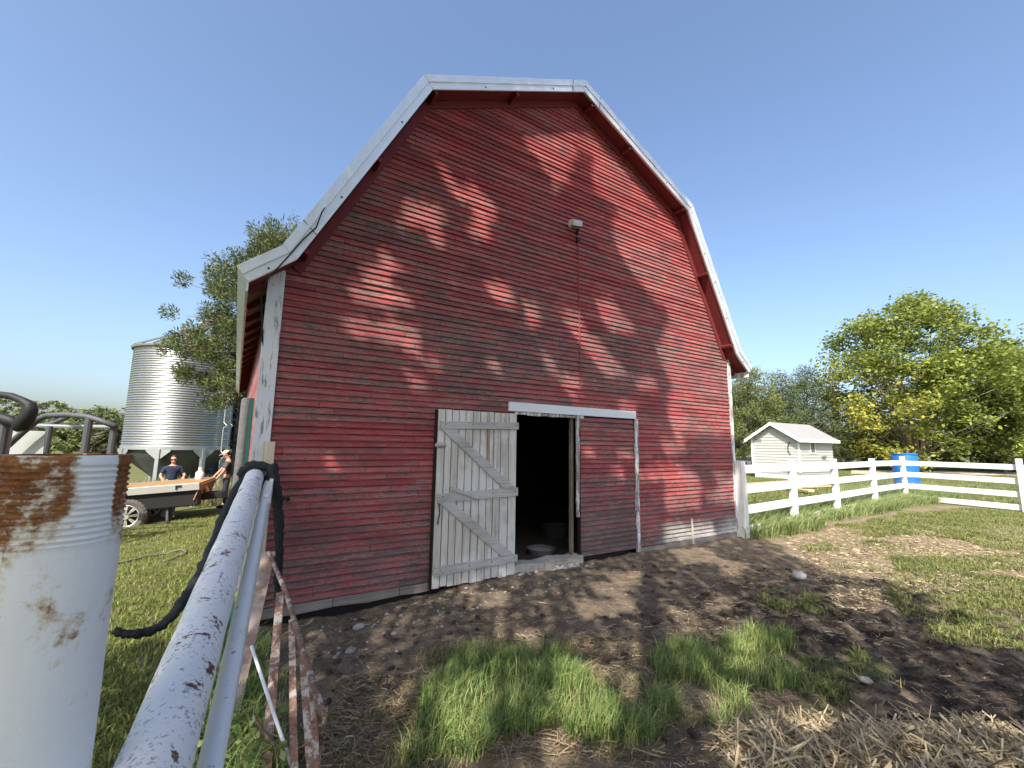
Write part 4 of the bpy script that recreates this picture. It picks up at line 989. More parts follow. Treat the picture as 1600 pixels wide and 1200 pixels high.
for sg in (-.23, .23):
    P = []; z = .3
    pts_ = [(.12, .1), (.12, zb - .7), (.3, zb - .45), (.12, zb - .2), (.12, zb + .9), (.28, zb + 1.05), (.12, zb + 1.2), (.12, zb + 2.2), (.28, zb + 2.35), (.12, zb + 2.5), (.12, zt)]
    ld.tube([tuple(np.append(q * (R_ + o_) + x * sg, z_)) for o_, z_ in pts_], .022, 6)
z = .4
while z < zt: ld.tube([tuple(np.append(q * (R_ + .12) - x * .23, z)), tuple(np.append(q * (R_ + .12) + x * .23, z))], .014, 5); z += .3
obj('ladder', ld, simple('pale_ladder', (.55, .54, .53), .45, .5), bin_)
S2 = np.array([-16.55, 26.2]); G2 = gz1(*S2)
bin2 = thing('grain_bin', 'dark narrow bin showing only as a strip right of the corrugated bin', 'grain bin', (S2[0], S2[1], G2))
obj('shell', MB().lathe([(1.35 + .012 * math.cos(i * math.pi / 2), .1 + i * .045) for i in range(105)], 48), simple('dark_blue_steel', (.035, .045, .075), .6, .3, .2, 4), bin2, smooth=True)
obj('roof', MB().lathe([(1.42, 4.78), (.001, 5.2)], 40), simple('dark_roof_steel', (.05, .055, .08), .6, .3), bin2)

# ================================================================== FLATBED TRUCK
tx = np.array([.91, .41]) / np.hypot(.91, .41)             # towards its tail
T0 = np.array([-8.3, 12.0])                                # near tail corner of the deck
trz = math.atan2(tx[1], tx[0])
gzt = -.66
truck = thing('flatbed_truck', 'white flatbed truck with a tan wooden deck and chunky rear wheel', 'truck', (T0[0], T0[1], gzt), trz)
truck.rotation_euler = (0, rad(-4.2), trz)                   # it stands nose down on the slope
# local frame: x back towards the tail (0 = tail corner), y away from the camera
DK = old_wood('deck_boards', 0, (.25, .14, .06), (.18, .10, .045), .3, .0)
WP = simple('white_truck_paint', (.78, .79, .80), .3, 0, .03, 1, 0, .5); AX = 1.10; DW = 2.15; DL = 3.0
m = MB()
for j in range(12): m.box((-DL / 2, .1 + j * (DW - .2) / 11.0, AX + .0), (DL - .02, (DW - .2) / 11.0 - .006, .04))
obj('deck', m, DK, truck)
er = obj('deck_rail', MB().box((-DL / 2, .0, AX - .06), (DL, .05, .19)), simple('aluminium_rail', (.42, .42, .40), .4, .5, .08, 6), truck, bevel=.008); obj('deck_rail', MB().box((-DL / 2, DW, AX - .06), (DL, .05, .19)), GVS, truck)
for x in (-.45, -1.6): obj('stake_hook', MB().box((x, -.035, AX - .02), (.12, .02, .05)).box((x - .05, -.035, AX - .05), (.04, .02, .1)), M['black'], er)
tl = MB().prism([(.0, AX - .02), (.03, AX - .02), (-.12, AX - .42), (-.15, AX - .42)], .03, DW - .03)
tg = obj('tail_skirt', tl, old_wood('tail_wood', 2, (.26, .155, .07), (.12, .07, .03), .4, .0), truck)
obj('tail_light', MB().box((.0, .9, AX - .2), (.03, .22, .2), Matrix.Rotation(rad(-20), 3, 'Y')), simple('amber_board', (.55, .28, .07), .5), tg)
obj('frame', MB().box((-1.7, DW / 2, AX - .33), (2.9, .85, .25)).box((-2.8, DW / 2, .68), (6.4, .8, .16)), M['black'], truck)
obj('fender', MB().box((-1.28, .24, AX - .36), (2.5, .36, .42)), M['black'], truck, bevel=.03)
obj('mud_flap', MB().bar((-.75, .30, .28), (-.70, .28, AX - .15), .02, .34, (0, 0, 1)).box((-.72, .28, .6), (.05, .3, .8)), simple('grey_flap', (.09, .09, .09), .8), truck)
TY = simple('dusty_tyre', (.10, .092, .085), .95, 0, .35, 30, .8); RIM = simple('polished_rim', (.62, .61, .58), .3, .7, .08, 10)
def wheel(cx, cy, rw, near=True):
    w0 = -.15
    prof_ = [(.27, -.13), (.30, -.14), (rw - .06, -.15), (rw - .02, -.12), (rw, -.1), (rw, .1), (rw - .02, .12), (rw - .06, .15), (.28, .13)]
    t = MB(); n = 56; vs = []; fs = []
    for k in range(n):
        a = 2 * math.pi * k / n
        for r, y in prof_:
            rr = r + (.014 if (k % 2 and r > rw - .05) else 0)
            vs.append((cx + rr * math.cos(a), cy + y, rw + rr * math.sin(a)))
    K = len(prof_)
    for k in range(n):
        for q in range(K - 1): fs.append((k * K + q, ((k + 1) % n) * K + q, ((k + 1) % n) * K + q + 1, k * K + q + 1))
    t.add(vs, fs); w = obj('wheel', MB().tube([(cx, cy - .05, rw), (cx, cy + .1, rw)], .27, 30), M['black'], truck)
    obj('tyre', t, TY, w)
    r = MB(); ang = [2 * math.pi * (k + o_) / 8 for k in range(8) for o_ in (-.12, .12)]
    for a in ang: r.bar((cx + .075 * math.cos(a), cy - .115, rw + .075 * math.sin(a)), (cx + .255 * math.cos(a), cy - .10, rw + .255 * math.sin(a)), .03, .03, (0, 1, 0))
    ringp = [(cx + .265 * math.cos(2 * math.pi * k / 32), cy - .115, rw + .265 * math.sin(2 * math.pi * k / 32)) for k in range(33)]
    r.tube(ringp, .02, 8, False); r.tube([(cx, cy - .15, rw), (cx, cy - .08, rw)], [.075, .095], 18)
    obj('rim', r, RIM, w); return w
wheel(-1.55, .17, .43); wheel(-1.55, DW - .17, .43); wheel(-5.0, .22, .41); wheel(-5.0, DW - .22, .41)
# crew cab ahead of the deck
cz = .62
cabside = [(-5.9, cz), (-6.05, 1.15), (-4.75, 1.28), (-4.25, 1.86), (-3.4, 1.93), (-3.28, 1.85), (-3.22, cz)]
cab = obj('cab', MB().prism(cabside, .18, DW - .18), WP, truck, bevel=.05)
m = MB().box((-3.235, DW / 2, 1.60), (.02, 1.25, .36)); obj('rear_window', m, simple('tinted_window', (.02, .025, .05), .12, 0, .1, 2, 0, .6), cab)
obj('side_window', MB().box((-3.72, .175, 1.58), (.62, .02, .36)), simple('side_window_glass', (.03, .035, .04), .1, 0, .1, 2, 0, .6), cab); obj('mirror', MB().box((-4.35, .02, 1.45), (.1, .2, .28)), M['black'], cab, bevel=.02)
obj('headlight', MB().box((-6.03, .4, 1.0), (.08, .3, .16)), M['grey_metal'], truck); obj('headlight', MB().box((-6.03, DW - .4, 1.0), (.08, .3, .16)), M['grey_metal'], truck)
# things standing on the deck: placed from the deck's own frame
bpy.context.view_layer.update()
TM = Matrix.Translation(Vector((T0[0], T0[1], gzt))) @ Matrix.Rotation(trz, 4, 'Z') @ Matrix.Rotation(rad(-4.2), 4, 'Y')
WM[truck.name] = TM
def on_deck(x, y, z=0): return TM @ Vector((x, y, AX + .02 + z))
c = on_deck(-2.15, .62, .17); ft = thing('fuel_drum', 'black round drum lying on the truck deck just right of the rusty post', 'drum', c, trz + rad(-35))
obj('drum', MB().tube([(-.42, 0, .0), (-.4, 0, 0), (.4, 0, 0), (.42, 0, 0)], [.15, .17, .17, .15], 24), M['black'], ft, smooth=True, sharp=40); obj('end_cap', MB().tube([(.42, 0, 0), (.445, 0, 0)], [.15, .12], 20), M['grey_metal'], ft)
c = on_deck(-.35, 1.75); jg = thing('jug', 'small white bottle standing on the truck deck beside the man', 'bottle', c)
obj('bottle', MB().lathe([(.10, 0), (.115, .03), (.11, .2), (.05, .26), (.045, .3)], 16, cap0=True), simple('milky_plastic', (.72, .68, .68), .4), jg, smooth=True, sharp=50); obj('cap', MB().lathe([(.05, .3), (.05, .35), (.001, .352)], 12), simple('jug_cap', (.75, .75, .78), .4), jg)

# grey tube frame and black hoop behind the near post
GT = simple('grey_steel_tube', (.07, .075, .085), .6, .2, .15, 8, .05)
fz = 9.0
def F_(x, y, d=fz): return ap(x, y, d)
zg = gz1(*F_(100, 700)[:2])
fb = F_(100, 700); tf = thing('tube_frame', 'grey bent tube frame with a pale steel plate standing behind the rusty post', 'tube frame', (fb[0], fb[1], zg))
def dn(x, y, d=fz, y2=900):
    a = F_(x, y, d); b = F_(x - (y2 - y) * .14, y2, d); return [a, (b[0], b[1], max(b[2], zg - .1))]
def upright(x, y, d): 
    a = F_(x, y, d); return [tuple(a), (a[0], a[1], zg - .1)]
obj('hoop', MB().tube([F_(12, 697, 8.6), F_(35, 676, 8.6), F_(50, 664, 8.6), F_(62, 654, 8.6), F_(74, 649, 8.6), F_(105, 648, 8.6), F_(136, 651, 8.6), F_(150, 655, 8.6), F_(181, 666, 8.6)], .055, 10), GT, tf, True, smooth=True)
obj('hoop', MB().tube([F_(40, 667, 9.4), F_(64, 666, 9.4), F_(84, 661, 9.4), F_(98, 655, 9.4), F_(108, 650, 9.0)], .05, 10), GT, tf, True, smooth=True)
obj('crossbar', MB().tube([F_(39, 664.5, 9.4), F_(110, 666.5, 9.3), F_(180, 667, 9.2)], .04, 8), simple('pale_tube', (.26, .27, .28), .45, .4), tf, True)
for x, y, d, r in ((178.5, 667, 8.7, .06), (140, 652, 8.6, .065), (78, 666, 9.3, .055)): obj('upright', MB().tube(upright(x, y, d), r, 10), GT, tf, True)
a, b, c_, d_ = F_(14, 672, 8.8), F_(71, 674, 8.8), F_(66, 716, 8.8), F_(8, 716, 8.8)
pm = MB(); nn = np.cross(b - a, d_ - a); nn = nn / np.linalg.norm(nn) * .02
pm.add([a, b, c_, d_, a + nn, b + nn, c_ + nn, d_ + nn], [(0, 1, 2, 3), (7, 6, 5, 4), (0, 4, 5, 1), (1, 5, 6, 2), (2, 6, 7, 3), (3, 7, 4, 0)])
obj('plate', pm, simple('pale_plate', (.36, .38, .37), .55, .2, .1, 4, .1), tf, True)
obj('upright', MB().tube(upright(12, 668, 8.2), .075, 10), simple('pale_post_tube', (.16, .17, .18), .5, .3), tf, True)
hb = F_(20, 650, 7.6); hz = gz1(hb[0], hb[1])
th = thing('roll_bar', 'black curved hoop with a thick moulded base in the far left', 'roll bar', (hb[0], hb[1], hz))
obj('hoop', MB().tube([F_(-60, 600, 7.6), F_(-30, 611, 7.6), F_(0, 616.5, 7.6), F_(18, 619, 7.6), F_(35, 626, 7.6), F_(46, 632.5, 7.6), F_(48, 640, 7.6), F_(42, 652, 7.6), F_(34, 664, 7.6), F_(26, 669, 7.6)], [.055, .055, .055, .06, .065, .085, .10, .12, .13, .08], 12), M['black'], th, True, smooth=True)
obj('base', MB().tube([F_(-70, 652, 7.6), F_(-30, 650, 7.6), F_(0, 652, 7.6), F_(18, 658, 7.6), F_(30, 667, 7.6)], [.15, .14, .09, .09, .06], 12), M['black'], th, True, smooth=True)
obj('stem', MB().tube([F_(8, 660, 7.65), (F_(8, 660, 7.65)[0], F_(8, 660, 7.65)[1], hz - .1)], .07, 10), GT, th, True)
# hose lying on the lawn
hc = gp(243, 880, -.35); pts = []
for k in range(22):
    a = -.6 + k * .17; q = (hc[0] + .36 * math.cos(a), hc[1] + .42 * math.sin(a)); pts.append((q[0], q[1], gz1(*q) + .03))
for k in range(1, 12):
    q = (hc[0] - .35 - k * .11, hc[1] - .2 - k * .13 + .05 * math.sin(k)); pts.append((q[0], q[1], gz1(*q) + .03))
o = obj('hose', MB().tube(pts, .015, 8), simple('grey_hose', (.11, .115, .085), .6), None, smooth=True); tag(o, 'grey hose lying in a loop on the lawn beyond the pipe rail', 'hose')
# weeds round the bin legs
r = np.random.default_rng(33); wq = np.stack([r.uniform(-15.5, -8.4, 2600), r.uniform(15.2, 18.0, 2600)], -1); wq = wq[(np.abs((wq[:, 0] / wq[:, 1]) + .74) < .13)]
o = blades('tall_weeds', wq, 1.0, grass_mat('tall_weed_stalks', [(.1, (.10, .12, .05)), (.5, (.24, .24, .11)), (.8, (.38, .33, .20)), (1, (.5, .42, .3))]), .035, .5, (0, 0), 44); tag(o, 'tall seeding weeds growing between the truck and the grain bin', 'weeds', kind='stuff')

# ================================================================== PEOPLE
def skin_body(name, verts, edges, radii, mat, parent, sub=2, root=0):
    me = bpy.data.meshes.new(name); me.from_pydata([tuple(v) for v in verts], edges, []); me.update()
    o = bpy.data.objects.new(name, me); COL.objects.link(o); o.parent = parent
    sm = o.modifiers.new('skin', 'SKIN'); sm.use_smooth_shade = True
    lay = me.skin_vertices[0].data
    for i, r in enumerate(radii): lay[i].radius = (r, r) if not hasattr(r, '__len__') else r; lay[i].use_root = (i == root)
    s = o.modifiers.new('sub', 'SUBSURF'); s.levels = sub; s.render_levels = sub
    me.materials.append(mat); WM[o.name] = WM[parent.name]; return o
SKINM = simple('skin', (.45, .24, .16), .55, 0, .06, 10); HAIR = simple('dark_hair', (.02, .013, .01), .6)
def person(loc, rz, label, height, pose, shirt, trousers, cap=None, hair=None, headturn=0., nod=0.):
    t = thing('person', label, 'person', loc, rz); k = height / 1.8
    sh, el, wr = pose                                   # per arm: shoulder, elbow, wrist (front is -y)
    v = [(0, 0, .98), (0, 0, 1.12), (0, .01, 1.28), (0, .01, 1.42), (0, 0, 1.52), (0, -.015, 1.58)]
    ra_ = [(.15, .11), (.14, .10), (.16, .11), (.15, .10), (.058, .058), (.055, .055)]; e = [(0, 1), (1, 2), (2, 3), (3, 4), (4, 5)]
    for sg in (-1, 1):
        i = len(v); v += [(sg * .095, 0, .9), (sg * .11, -.01, .5), (sg * .115, .02, .1), (sg * .12, -.13, .04)]; ra_ += [.085, .06, .042, .035]; e += [(0, i), (i, i + 1), (i + 1, i + 2), (i + 2, i + 3)]
    for q in range(2):
        i = len(v); v += [sh[q], el[q], wr[q]]; ra_ += [.06, .045, .032]; e += [(3, i), (i, i + 1), (i + 1, i + 2)]
        w = Vector(wr[q]); d = (w - Vector(el[q])).normalized(); sd = d.cross(Vector((0, 0, 1))).normalized(); dn_ = Vector((0, 0, -1))
        pm_ = w + d * .06; v.append(tuple(pm_)); ra_.append(.03); e.append((i + 2, i + 3))
        for f in range(4):
            o_ = sd * (.03 - .02 * f); L = (.07, .08, .075, .06)[f]; j = len(v)
            v += [tuple(pm_ + o_ + d * .03), tuple(pm_ + o_ + d * (.03 + L * .5) + dn_ * .008), tuple(pm_ + o_ + d * (.03 + L * .85) + dn_ * .03)]; ra_ += [.0095, .009, .0075]; e += [(i + 3, j), (j, j + 1), (j + 1, j + 2)]
        j = len(v); v += [tuple(w + d * .03 + sd * .04), tuple(w + d * .075 + sd * .06 + dn_ * .015)]; ra_ += [.011, .009]; e += [(i + 2, j), (j, j + 1)]
    v = [tuple(c * k for c in p) for p in v]; ra_ = [tuple(c * k for c in r) if hasattr(r, '__len__') else r * k for r in ra_]
    # the head: skull, jaw, brow, nose, lips and ears grow out of the neck
    i = 5; base = len(v)
    RH = Matrix.Rotation(headturn, 3, 'Z') @ Matrix.Rotation(nod, 3, 'X'); c0 = Vector((0, -.02, 1.58)) * k
    H = [((0, -.01, .06), (.062, .07)), ((0, .0, .13), (.078, .09)), ((0, .012, .19), (.072, .085)), ((0, .01, .225), (.045, .055)), ((0, -.06, .03), (.035, .03)), ((0, -.095, .105), (.013, .013)), ((0, -.085, .135), (.012, .012)), ((-.078, .01, .11), (.012, .02)), ((.078, .01, .11), (.012, .02)), ((0, -.083, .055), (.02, .012))]
    for p, r in H: v.append(tuple(c0 + RH @ (Vector(p) * k))); ra_.append(tuple(c * k for c in r))
    e += [(i, base), (base, base + 1), (base + 1, base + 2), (base + 2, base + 3), (base, base + 4), (base + 1, base + 6), (base + 6, base + 5), (base + 1, base + 7), (base + 1, base + 8), (base + 4, base + 9)]
    body = skin_body('body', v, e, ra_, SKINM, t)
    hc_ = c0 + RH @ (Vector((0, .0, .13)) * k)
    ey = MB()
    for sg in (-1, 1): ey.ellipsoid(c0 + RH @ (Vector((sg * .032, -.083, .128)) * k), (.012 * k, .008 * k, .007 * k), 8, 6)
    obj('eyes', ey, HAIR, t, smooth=True)
    # clothes follow the body a little proud of it
    sv_ = [(0, 0, .96), (0, 0, 1.12), (0, .01, 1.28), (0, .01, 1.43), (0, .0, 1.49)]; sr_ = [(.168, .128), (.158, .118), (.178, .128), (.165, .115), (.085, .08)]; se_ = [(0, 1), (1, 2), (2, 3), (3, 4)]
    for q in range(2):
        i = len(sv_); mid = tuple(Vector(sh[q]).lerp(Vector(el[q]), .75)); sv_ += [sh[q], mid]; sr_ += [.078, .07]; se_ += [(3, i), (i, i + 1)]
    skin_body('shirt', [tuple(c * k for c in p) for p in sv_], se_, [tuple(c * k for c in r) if hasattr(r, '__len__') else r * k for r in sr_], shirt, t)
    tv = [(0, 0, 1.0), (0, 0, .93)]; tr_ = [(.158, .12), (.155, .12)]; te = [(0, 1)]
    for sg in (-1, 1):
        i = len(tv); tv += [(sg * .095, 0, .85), (sg * .11, -.01, .5), (sg * .115, .02, .12)]; tr_ += [.1, .078, .068]; te += [(1, i), (i, i + 1), (i + 1, i + 2)]
    skin_body('trousers', [tuple(c * k for c in p) for p in tv], te, [tuple(c * k for c in r) if hasattr(r, '__len__') else r * k for r in tr_], trousers, t)
    sh_ = MB()
    for sg in (-1, 1): sh_.ellipsoid((sg * .118 * k, -.07 * k, .05 * k), (.055 * k, .15 * k, .055 * k), 12, 8)
    obj('shoes', sh_, M['black'], t, smooth=True)
    if hair:
        hm = MB().ellipsoid(c0 + RH @ (Vector((0, .025, .16)) * k), (.092 * k, .098 * k, .1 * k), 16, 10, 0, None, RH).ellipsoid(c0 + RH @ (Vector((0, .11, .1)) * k), (.05 * k, .04 * k, .07 * k), 10, 8)
        obj('hair', hm, hair, t, smooth=True)
    if cap:
        cm = MB().ellipsoid(c0 + RH @ (Vector((0, .012, .175)) * k), (.095 * k, .108 * k, .085 * k), 18, 10, 0, None, RH).ellipsoid(c0 + RH @ (Vector((0, -.13, .165)) * k), (.075 * k, .085 * k, .012 * k), 14, 6, 0, None, RH @ Matrix.Rotation(rad(8), 3, 'X'))
        obj('cap', cm, cap, t, smooth=True)
    return t
pw = ap(271, 725, 13.7); pm2 = ap(357, 720, 14.4)
NAVY = simple('navy_cloth', (.018, .026, .055), .8, 0, .2, 30, .2); GREY = simple('charcoal_cloth', (.06, .055, .058), .8, 0, .2, 30, .2); JEAN = simple('dark_trousers', (.025, .03, .045), .8, 0, .2, 30, .2)
zp = gz1(pw[0], pw[1])
person((pw[0], pw[1], zp), rad(38), 'person in a navy T-shirt behind the truck deck, dark hair tied back', 1.74,
       ([(-.2, .0, 1.42), (.2, .0, 1.42)], [(-.3, -.05, 1.16), (.33, -.02, 1.18)], [(-.22, -.26, 1.06), (.3, -.25, 1.12)]), NAVY, JEAN, None, HAIR, rad(-8), rad(4))
zp = gz1(pm2[0], pm2[1])
person((pm2[0], pm2[1], zp), rad(-55), 'person in pale cap and dark grey T-shirt by the tail of the truck', 1.84,
       ([(-.2, -.02, 1.42), (.2, -.02, 1.42)], [(-.26, -.16, 1.17), (.27, -.12, 1.15)], [(-.2, -.3, 1.02), (.22, -.24, .98)]), GREY, JEAN, simple('beige_cap', (.50, .42, .31), .8), HAIR, rad(-5), rad(22))
# ================================================================== TREES
def leaf_mat(name, stops, trans=.3, nsc=.35, nw=.55, iw=.5, off=(0, 0, 0), k=0.):
    g = N(name, .55, 0, .25)
    v = g.math('ADD', g.math('MULTIPLY', g.island(), iw), g.math('MULTIPLY', g.noise(nsc, 3, .55, g.coord((1, 1, 1), off=off)), nw))
    if k:
        X, Y, Z = g.sep(g.coord()); v = g.math('ADD', v, g.math('MULTIPLY', g.math('MULTIPLY', g.smooth(X, -.5, -4.5), g.smooth(Z, 9.5, 5.5)), k))
    c = g.ramp(v, stops); g.base(c)
    tr = g.n('ShaderNodeBsdfTranslucent', i_0=c); mx = g.n('ShaderNodeMixShader', i_0=trans); g.t.links.new(g.b.outputs[0], mx.inputs[1]); g.t.links.new(tr.outputs[0], mx.inputs[2])
    g.t.links.new(mx.outputs[0], g.t.nodes['Material Output'].inputs[0]); return g.m
BARK = old_wood('tree_bark', 2, (.22, .18, .15), (.07, .055, .045), .2, .0); BARKP = old_wood('pine_bark', 2, (.13, .09, .07), (.05, .035, .03), .3, 0.)
LM_ASH = leaf_mat('yellowing_leaves', [(.15, (.075, .115, .028)), (.45, (.185, .235, .052)), (.68, (.30, .335, .07)), (.86, (.44, .39, .06)), (1, (.54, .38, .05))], .4, .3, .55, .40, (2, 5, 0), .26)
LM_GREEN = leaf_mat('green_leaves', [(.1, (.07, .10, .03)), (.5, (.15, .19, .05)), (.9, (.26, .28, .08))], .35)
LM_PINE = leaf_mat('pine_needles', [(.1, (.055, .08, .028)), (.45, (.12, .15, .05)), (.75, (.21, .23, .075)), (1, (.33, .29, .11))], .2, .6)
LM_SCOTS = leaf_mat('scots_needles', [(.1, (.035, .052, .02)), (.5, (.085, .11, .04)), (.8, (.16, .18, .06)), (1, (.25, .23, .09))], .2, .9)
LM_DARK = leaf_mat('dark_needles', [(.1, (.035, .056, .025)), (.5, (.075, .105, .042)), (.9, (.14, .17, .065))], .15, .5)
LM_FAR = leaf_mat('far_leaves', [(.1, (.08, .105, .04)), (.5, (.165, .20, .075)), (.9, (.26, .28, .11))], .3, .2)
def limb(m, a, b, r0, r1, r, n=6):
    a, b = np.array(a), np.array(b); mid = (a + b) / 2 + r.normal(0, .07, 3) * np.linalg.norm(b - a); mid[2] += .05 * np.linalg.norm(b - a)
    m.tube([a, mid, b], [r0, (r0 + r1) * .55, r1], n)
def broad_tree(name, label, cat, base, H, R, nleaf, size, mat, seed, low=.05, ncl=150, tr=.2, group=None, lean=(0, 0), trunks=1, flat=1., rough=.6):
    r = np.random.default_rng(seed); t = thing(name, label, cat, base, 0, group); bx, by, bz = base
    zc = H * (low + (1 - low) * .5); rz = H * (1 - low) * .5; cl = []
    while len(cl) < ncl:
        p = r.uniform(-1, 1, 3); d = np.linalg.norm(p)
        if d > 1 or (d < .45 and r.random() < .7): continue
        q = 1 - .35 * max(0, p[2]) ** 2
        q *= min(1.7, .95 / math.sqrt(max(.05, 1 - p[2] ** 2))) if p[2] < 0 else 1
        c = np.array([p[0] * R * q * flat, p[1] * R * q, zc + p[2] * rz]); c += r.normal(0, rough * .35, 3); c[2] = max(c[2], H * low * .5 + .3); cl.append(c)
    cl = np.array(cl); m = MB()
    for k in range(trunks):
        o = r.normal(0, .15 * (trunks > 1), 2); q = r.normal(0, R * .22 * (trunks > 1), 2)
        P = [(o[0], o[1], -.2), (o[0] * 1.2 + q[0] * .3, o[1] + q[1] * .3, H * .25), (q[0] * .7 + lean[0] * .5, q[1] * .7, H * .5), (q[0] + lean[0], q[1], H * .82)]
        m.tube(P, [tr / trunks ** .5, tr * .8 / trunks ** .5, tr * .5 / trunks ** .5, tr * .12], 10)
        for c in cl[r.choice(ncl, min(ncl, 46), False)]:
            if c[2] < .24 * H: continue
            f = np.clip((c[2] - .25 * H) / (.8 * H), .08, .8); i = min(2, int(f / .82 * 3)); a = np.array(P[i]) + (np.array(P[i + 1]) - np.array(P[i])) * ((f / .82 * 3) % 1)
            a[2] = min(a[2], c[2]); limb(m, a, c, tr * .28 / trunks ** .5, .012, r)
    obj('trunk', m, BARK, t, smooth=True)
    cs = r.uniform(.6, 1.25, ncl) * R * .19 * rough / .6
    ci = r.choice(ncl, nleaf, p=cs ** 2 / (cs ** 2).sum()); d = r.normal(0, 1, (nleaf, 3)); d /= np.linalg.norm(d, axis=1)[:, None]
    P = cl[ci] + d * (cs[ci] * r.uniform(.25, 1.1, nleaf))[:, None] * np.array([1, 1, .7]); P[:, 2] = np.maximum(P[:, 2], .15)
    P += np.array([bx, by, bz]); leaves_mesh('crown', P, size, mat, seed + 1, t, .55, .5); return t
def pine(name, label, cat, base, H, R, nleaf, size, mat, seed, low=.12, nb=70, tr=.16, group=None, spire=1., clumpy=.5, tsp=1.2):
    r = np.random.default_rng(seed); t = thing(name, label, cat, base, 0, group); m = MB()
    m.tube([(0, 0, -.2), (r.normal(0, .05), r.normal(0, .05), H * .5), (0, 0, H * .97)], [tr, tr * .65, .02], 10)
    E = []; az = 0
    for k in range(nb):
        f = low + (1 - low) * ((k + r.random()) / nb); az += 2.4 + r.normal(0, .3)
        L = R * (1 - ((f - low) / (1 - low)) ** spire) ** .8 * r.uniform(.65, 1.1) * min(1, .55 + 3 * (f - low)) + .12 * R
        a = np.array([0, 0, f * H]); b = np.array([math.cos(az) * L, math.sin(az) * L, f * H + L * r.uniform(-.12, .3)])
        limb(m, a, b, tr * .3 * (1 - f) + .012, .008, r, 5); E.append((a, b, L))
    obj('trunk', m, BARKP, t, smooth=True)
    Ls = np.array([e[2] for e in E]) ** 1.4; ei = r.choice(nb, nleaf, p=Ls / Ls.sum()); A = np.array([e[0] for e in E])[ei]; B = np.array([e[1] for e in E])[ei]
    nt = 7; tt = (np.floor(r.uniform(.3, 1.0, nleaf) * nt) + .8) / nt; tuft = (ei * 17 + (tt * 97).astype(int))
    rr = np.random.default_rng(seed + 5); off = rr.normal(0, 1, (4000, 3)); o = off[tuft % 4000] * clumpy * .5 * np.array([1, 1, .7]) * (R / 3)
    d = r.normal(0, 1, (nleaf, 3)); d /= np.linalg.norm(d, axis=1)[:, None]
    P = A + (B - A) * np.minimum(tt, 1.03)[:, None] + o + d * (r.uniform(.1, 1, nleaf) ** .6 * size * tsp)[:, None]
    P[:, 2] = np.maximum(P[:, 2], .1)
    dirs = (B - A) / np.linalg.norm(B - A, axis=1)[:, None] * .4 + d * .8 + np.array([0, 0, .35])
    leaves_mesh('crown', P + np.array(base), size, mat, seed + 1, t, .24, .2, aim=dirs); return t
def G(x, y): return (float(x), float(y), gz1(x, y))
broad_tree('ash_tree', 'big broad yellowing green ash tree right of the shed, branches down to the grass', 'tree', G(31.6, 34.), 13.9, 6.2, 40000, .30, LM_ASH, 61, .02, 330, .22, None, (.6, 0), 3, 1.05)
broad_tree('ash_tree', 'smaller loose green tree at the right of the big yellowing tree, before the dark conifers', 'tree', G(38.6, 34.5), 10.6, 3.9, 20000, .30, LM_GREEN, 62, .03, 170, .16, None, (.2, 0), 2)
pine('pine_tree', 'rounded yellow green pine just right of the barn wall', 'tree', G(18.0, 32.5), 7.7, 2.8, 26000, .22, LM_PINE, 63, .03, 90, .14, None, 1.5, .5, 2.2)
pine('pine_tree', 'slim bluish pine between the rounded pine and the utility pole, above the shed roof', 'tree', G(21.6, 34.5), 7.6, 2.6, 22000, .22, LM_DARK, 64, .03, 90, .14, None, 1.1, .5, 2.2)
pine('pine_tree', 'tallest blue green pine nearest the utility pole', 'tree', G(24.7, 36.), 8.4, 2.9, 24000, .22, LM_DARK, 65, .03, 90, .14, None, 1.1, .5, 2.2)
pine('pine_tree', 'low olive pine in the gap behind the shed', 'tree', G(19.9, 37.), 6.6, 3.0, 22000, .22, LM_PINE, 66, .03, 80, .13, None, 1.4, .5, 2.2)
pine('spruce_tree', 'dark conifer at the far right behind the loose green tree', 'tree', G(43.5, 38.), 11.5, 3.8, 12000, .32, LM_DARK, 67, .03, 80, .18, None, 1.2)
pine('spruce_tree', 'dark conifer half cut off by the right edge, tallest of the dark ones', 'tree', G(48.5, 38.5), 12.6, 4.0, 12000, .32, LM_DARK, 68, .03, 80, .18, None, 1.2)
broad_tree('bush', 'dark shrub filling the gap beneath the loose green tree', 'bush', G(42.5, 35.), 4.6, 3.4, 7000, .3, LM_GREEN, 69, .02, 60, .08, None)
pine('scots_pine', 'open clumpy pine behind the left side of the barn, branches over the grain bin', 'tree', G(-9.25, 16.6), 10.6, 3.3, 110000, .15, LM_SCOTS, 71, .33, 150, .17, None, 1.7, .6, 2.3)
TL = 'bushy green tree in the low treeline on the horizon left of the grain bin'
r = np.random.default_rng(80); k = 0
for px in (-95, -62, -28, 2, 32, 58, 88, 116, 148, 176, 205, 240):
    Yd = 58 + r.uniform(-5, 6); x = (px - 800) / CF * Yd
    broad_tree('treeline_tree', TL, 'tree', G(x, Yd), r.uniform(6.0, 7.6), r.uniform(3.0, 4.2), 4200, .42, LM_FAR, 300 + k, .02, 60, .15, 'treeline left of the grain bin'); k += 1
for px, Yd, H, lb in ((372, 25, 6.2, 'leafy tree between the grain bin and the barn, beneath the clumpy pine'), (398, 30, 5.4, 'low leafy tree behind the barn corner post'), (345, 36, 5.5, 'leafy tree right behind the dark narrow bin')):
    broad_tree('leafy_tree', lb, 'tree', G((px - 800) / CF * Yd, Yd), H, 1.9, 3000, .26, LM_FAR, 330 + px, .05, 60, .12)
